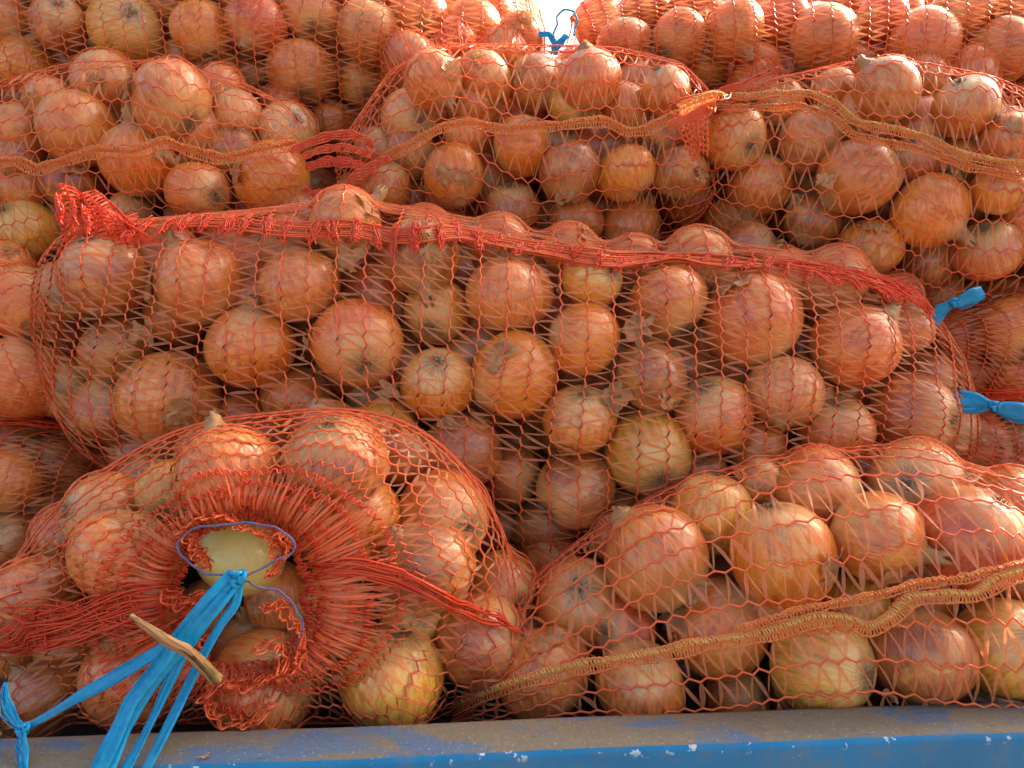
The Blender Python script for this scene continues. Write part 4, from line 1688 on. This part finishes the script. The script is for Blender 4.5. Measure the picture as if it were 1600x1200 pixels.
# ------------------------------------------------------------------ blue raffia and threads
def raffia(key, pts, wpx, name='raffia_tie', n=70, m='blue', nf=3, tw=1.5, r_=r_net):
    """flat plastic raffia: creased ribbon with some thickness; pts (x,y,depth[,width factor])"""
    pts = [tuple(p) if len(p) == 4 else (*p, 1.0) for p in pts]
    q = smooth_poly(pts, n)
    c = cp(q[:, 0], q[:, 1], q[:, 2])
    T = nrm(np.gradient(c, axis=0))
    t = np.linspace(0, 1, n)
    Vs, Qs, base = [], [], 0
    ph = r_.uniform(0, 6)
    ang = 0.35 * np.sin(t * math.pi * tw + ph)
    s1 = nrm(np.cross(T, -FW))
    nv = nrm(np.cross(s1, T))
    side = s1 * np.cos(ang)[:, None] + nv * np.sin(ang)[:, None]
    up = nrm(np.cross(side, T))
    hw = (wpx * 0.5 * q[:, 2] / F * q[:, 3] * (1 + 0.12 * np.sin(t * 9 + ph)))
    # cross-section: W-shaped crease, closed with thickness
    xs = np.array([-1, -0.6, -0.2, 0.15, 0.55, 1.0])
    hs0 = np.array([0.0, 0.30, 0.02, 0.34, 0.05, 0.25])
    ring = []
    th = 0.00035
    for i in range(n):
        hs = hs0 * (0.8 + 0.5 * math.sin(i * 0.21 + ph)) + 0.10 * np.sin(np.arange(6) * 2 + i * 0.13)
        top = c[i] + side[i] * (xs * hw[i])[:, None] + up[i] * ((hs * hw[i]) + th)[:, None]
        bot = c[i] + side[i] * (xs * hw[i] * 0.97)[:, None] + up[i] * ((hs * hw[i]) - th)[:, None]
        ring.append(np.concatenate([top, bot[::-1]]))
    V = np.concatenate(ring)
    k = 12
    ii = np.arange(n - 1)[:, None]
    jj = np.arange(k)[None, :]
    j2 = (jj + 1) % k
    Q = np.stack([ii * k + jj, (ii + 1) * k + jj, (ii + 1) * k + j2, ii * k + j2], -1).reshape(-1, 4)
    me = np_mesh(name, V, Q, M[m])
    ob = link(name, me, SACK[key])
    # fibres split from the edges
    P = []
    for j in range(7):
        a, b_ = sorted(r_.integers(0, n, 2))
        if b_ - a < 12:
            continue
        w_ = np.sin(np.linspace(0, math.pi, b_ - a))[:, None]
        f = r_.uniform(-1.05, 1.05)
        P.append(c[a:b_] + side[a:b_] * (hw[a:b_, None] * f * (1 + 0.35 * w_ * r_.uniform(0, 1))) + up[a:b_] * (hw[a:b_, None] * 0.4 + 0.0008 * w_))
    if P:
        V, Q = tubes(P, 0.00028, 4)
        link('raffia_fibres', np_mesh('raffia_fibres', V, Q, M[m]), ob, 'stuff')
    return ob


def knot(key, px, py, d, rpx, name='raffia_knot'):
    t = np.linspace(0, 2 * np.pi, 60)
    s = rpx * d / F
    c = cp(px, py, d)
    P = []
    for k in range(2):
        x = (np.sin(t) + 2 * np.sin(2 * t)) / 3
        y = (np.cos(t) - 2 * np.cos(2 * t)) / 3
        z = -np.sin(3 * t) / 2
        if k:
            x, y = y * 0.8, x * 0.7
        P.append(c + s * (x[:, None] * RT + y[:, None] * UP + z[:, None] * 0.8 * FW))
    return strands(P, s * 0.34, name, M['blue'], key, 7)


DB = 0.535
raffia('B', [(372, 900, 0.548), (345, 935, 0.540), (300, 985, 0.532), (262, 1035, 0.526), (225, 1085, 0.520), (190, 1140, 0.512), (160, 1215, 0.50)], 26, tw=1.2)
raffia('B', [(366, 898, 0.546), (330, 935, 0.538), (285, 990, 0.530), (250, 1040, 0.522), (205, 1095, 0.515), (180, 1150, 0.507), (148, 1215, 0.497)], 24, tw=2.1)
raffia('B', [(372, 902, 0.546), (338, 950, 0.543), (300, 1000, 0.535), (275, 1045, 0.530), (250, 1100, 0.522), (225, 1150, 0.515), (190, 1215, 0.505)], 15, tw=2.6)
raffia('B', [(374, 905, 0.549), (368, 945, 0.545), (345, 975, 0.541), (312, 1035, 0.533), (285, 1090, 0.525), (258, 1145, 0.517), (222, 1215, 0.507)], 15, tw=1.6)
raffia('B', [(372, 905, 0.551), (352, 935, 0.547), (325, 965, 0.545), (312, 985, 0.540)], 13, tw=1.2)
raffia('B', [(262, 1010, 0.527, 1.3), (225, 1032, 0.526), (180, 1058, 0.525), (130, 1085, 0.525), (85, 1112, 0.525, 0.7), (42, 1136, 0.525, 0.5)], 19, tw=0.8)
raffia('B', [(40, 1140, 0.525, 0.7), (25, 1128, 0.526, 1), (14, 1108, 0.528, 1.1), (8, 1090, 0.530), (9, 1066, 0.533, 0.4)], 15, tw=0.8)
raffia('B', [(36, 1140, 0.523, 0.8), (36, 1160, 0.518, 1.2), (37, 1180, 0.514, 1), (40, 1220, 0.505, 0.7)], 20, tw=0.8)
knot('B', 36, 1139, 0.523, 10)
knot('B', 371, 903, 0.545, 13)
# violet drawstring threaded round the mouth
def cable(key, pts, r, name='drawstring', m='thread', n=90):
    q = smooth_poly(pts, n)
    c = cp(q[:, 0], q[:, 1], q[:, 2])
    T = nrm(np.gradient(c, axis=0))
    s1 = nrm(np.cross(T, FW))
    s2 = np.cross(s1, T)
    t = np.arange(n) * 0.9
    kk = r_net.normal(0, 0.0011, (n // 8 + 2, 3))
    c = c + np.stack([np.interp(np.arange(n) / 8, np.arange(len(kk)), kk[:, a]) for a in range(3)], -1)
    P = [c + r * 0.5 * (np.cos(t + a)[:, None] * s1 + np.sin(t + a)[:, None] * s2) for a in (0, 2.09, 4.19)]
    return strands(P, r * 0.6, name, M[m], key, 5)


cable('B', [(368, 903, 0.547), (335, 898, 0.552), (300, 888, 0.557), (277, 868, 0.560), (276, 848, 0.560), (300, 826, 0.560), (350, 816, 0.558), (390, 818, 0.557), (430, 826, 0.557), (455, 840, 0.558),
            (463, 852, 0.560), (450, 866, 0.558), (415, 888, 0.553), (378, 905, 0.547)], 0.0009, n=160)
cable('B', [(374, 905, 0.547), (400, 914, 0.551), (430, 922, 0.554), (455, 938, 0.556), (468, 965, 0.558), (470, 1000, 0.560)], 0.0010)
# short ties at the top gap and at the right edge
cable('I', [(864, 84, 0.86), (866, 55, 0.86), (872, 25, 0.86), (882, 15, 0.86), (898, 18, 0.86), (902, 30, 0.86), (897, 58, 0.86)], 0.0013, 'raffia_tie', 'blue')
raffia('I', [(842, 54, 0.865, 0.9), (858, 54, 0.86, 0.8), (868, 70, 0.858, 0.7), (868, 86, 0.86, 0.8)], 11)
raffia('I', [(866, 82, 0.858, 0.6), (874, 68, 0.857, 1), (886, 55, 0.857, 1.2)], 11)
knot('I', 867, 76, 0.856, 5)
raffia('K', [(1452, 505, 0.755, 1.1), (1470, 485, 0.75, 1.0), (1488, 473, 0.747, 0.5), (1500, 472, 0.745, 0.8), (1520, 462, 0.743, 1.2), (1536, 456, 0.743, 1.0)], 22)
knot('K', 1492, 472, 0.744, 7)
raffia('L', [(1484, 620, 0.745, 0.5), (1500, 622, 0.74, 1.1), (1525, 626, 0.738, 1.1), (1552, 634, 0.735, 0.4), (1565, 638, 0.734, 0.8), (1590, 644, 0.732, 1.2), (1620, 646, 0.73, 1.1)], 26)
raffia('L', [(1484, 640, 0.742, 0.3), (1510, 642, 0.738, 0.5), (1535, 640, 0.737, 0.5), (1553, 634, 0.735, 0.4)], 18)
knot('L', 1554, 634, 0.733, 8)

# ------------------------------------------------------------------ the long dry stalk of the onion poking out of the mouth
host = [o for o in PLACED['B'] if (o.px, o.py) == (388, 1012)][0].obj
pts = [(338, 1062, 0.535, 14), (326, 1048, 0.527, 12), (310, 1030, 0.520, 13), (292, 1014, 0.515, 12), (275, 1008, 0.512, 11), (255, 998, 0.510, 9), (238, 985, 0.510, 7.5), (222, 975, 0.510, 7), (204, 962, 0.511, 5.5)]
q = smooth_poly(pts, 40)
c = cp(q[:, 0], q[:, 1], q[:, 2])
T = nrm(np.gradient(c, axis=0))
s1 = nrm(np.cross(T, FW))
s2 = np.cross(s1, T)
V = []
for i in range(40):
    for j in range(12):
        a = 2 * np.pi * j / 12 + i * 0.05
        rr = q[i, 3] * q[i, 2] / F * (1 + 0.22 * math.cos(3 * a + i * 0.12) + 0.14 * math.sin(5 * a + i * 0.05)) * (0.78 + 0.12 * math.sin(i * 0.31) + 0.10 * math.exp(-((i - 17) / 2.5) ** 2) + random.uniform(-0.03, 0.03))
        V.append(c[i] + rr * (math.cos(a) * s1[i] + 0.7 * math.sin(a) * s2[i]))
Q = grid_faces(40, 12)
bpy.context.view_layer.update()
st = link('stalk', np_mesh('stalk', V, Q, M['stalk']), host)
Cs, Ws = [], []
for k in range(14):
    a0 = r_net.uniform(-2.6, -0.4)
    i0 = r_net.integers(0, 22)
    i1 = min(39, i0 + r_net.integers(9, 20))
    ii = np.linspace(i0, i1, 8).round().astype(int)
    lift = 1.02 + 0.28 * np.linspace(-0.3, 1, 8) ** 2 * r_net.uniform(0, 1.4)
    rr = q[ii, 3] * q[ii, 2] / F * 0.90 * lift
    Cs.append(c[ii] + rr[:, None] * (math.cos(a0) * s1[ii] + 0.8 * math.sin(a0) * s2[ii]))
    Ws.append((-math.sin(a0) * s1[ii] + math.cos(a0) * s2[ii]) * (0.0012 * np.sin(np.linspace(0.4, 3.0, 8)))[:, None])
V, Q = ribbons(np.array(Cs), np.array(Ws))
link('dry_sheath', np_mesh('dry_sheath', V, Q, M['husk']), st)



# ------------------------------------------------------------------ loose husk scraps
def husk(name, px, py, d, size, ang, label, cat, seed, strips=5, flat=None):
    r_ = np.random.default_rng(seed)
    c = cp(px, py, d) if flat is None else flat
    Vs, Qs, base = [], [], 0
    a_, b_, c_ = (RT, UP, -FW) if flat is None else (RT, np.array([0, 1.0, 0]), np.array([0, 0, 1.0]))
    for k in range(strips):
        L = size * r_.uniform(0.5, 1.0)
        w0 = size * r_.uniform(0.08, 0.2)
        an = R(ang) + r_.normal(0, 0.45)
        dv = math.cos(an) * a_ + math.sin(an) * b_
        sv = -math.sin(an) * a_ + math.cos(an) * b_
        o0 = c + r_.normal(0, 0.12, 1) * size * sv + r_.normal(0, 0.10, 1) * size * dv
        nu, nv = 9, 4
        cr_ = r_.uniform(0, 6, 4)
        for i in range(nu):
            t = i / (nu - 1)
            for j in range(nv):
                q = j / (nv - 1) - 0.5
                wd = w0 * (math.sin(math.pi * (0.12 + 0.8 * t)) + 0.25 * r_.uniform(-1, 1))
                h = 0.12 * size * (math.sin(t * 5 + cr_[0]) * 0.5 + math.sin(q * 6 + t * 9 + cr_[1]) * 0.35) + (0.15 * size if flat is not None else 0)
                Vs.append(o0 + dv * (t - 0.5) * L + sv * (2 * q * wd + 0.1 * size * math.sin(t * 4 + cr_[2])) + c_ * h)
        Qs.append(grid_faces(nu, nv, False) + base)
        base += nu * nv
    me = np_mesh(name, np.array(Vs), np.concatenate(Qs), M['husk'])
    o = link(name, me)
    tag(o, label, cat, 'loose onion husks')


for q_, (x, y, sz, an, key, lab) in enumerate([
        (546, 398, 0.034, 80, 'A', 'crumpled tan husk just under the red hem of the wide middle sack'),
        (1000, 515, 0.036, 95, 'A', 'tan husk shreds hanging between onions right of centre in the middle sack'),
        (966, 622, 0.038, 80, 'A', 'long brown husk below the other shreds, right of centre in the middle sack'),
        (607, 615, 0.024, 20, 'A', 'small grey husk between onions left of centre in the middle sack'),
        (222, 520, 0.030, 100, 'A', 'pale stringy husk between onions at the left of the middle sack'),
        (880, 300, 0.026, 100, 'G', 'pale torn husk on a dull onion in the upper central sack'),
        (702, 660, 0.022, 0, 'A', 'brown husk scrap under the lowest bright onion of the middle sack'),
        (1290, 285, 0.022, 30, 'H', 'tan husk beside a large onion in the upper right sack'),
        (1090, 925, 0.024, 60, 'C', 'grey husk strands above the seam in the front right sack')]):
    d_ = first_hit(HBVH[key], x, y) or 0.75
    husk('husk_scrap', x, y, d_ + 0.012, sz, an, lab, 'husk', 900 + q_, 6)
rp = on_plane(322, 1184, RIMZ) + np.array([0, 0, 0.001])
husk('husk_scrap', 0, 0, 0, 0.008, 20, 'tiny pale straw scrap lying on the worn truck rim at left', 'husk', 950, 2, flat=rp)
rp = on_plane(1388, 1099, RIMZ) + np.array([0, 0, 0.002])
husk('husk_scrap', 0, 0, 0, 0.020, 80, 'yellowish husk poking from the front right sack onto the rim', 'husk', 951, 3, flat=rp)

print('onions', nvis, len(added), 'packed', len(lat))
tot = sum(len(o.data.loop_triangles) if False else sum(len(p.vertices) - 2 for p in o.data.polygons) for o in bpy.data.objects if o.type == 'MESH' and o.name.startswith(('cross', 'chain')))
print('net tris', tot)
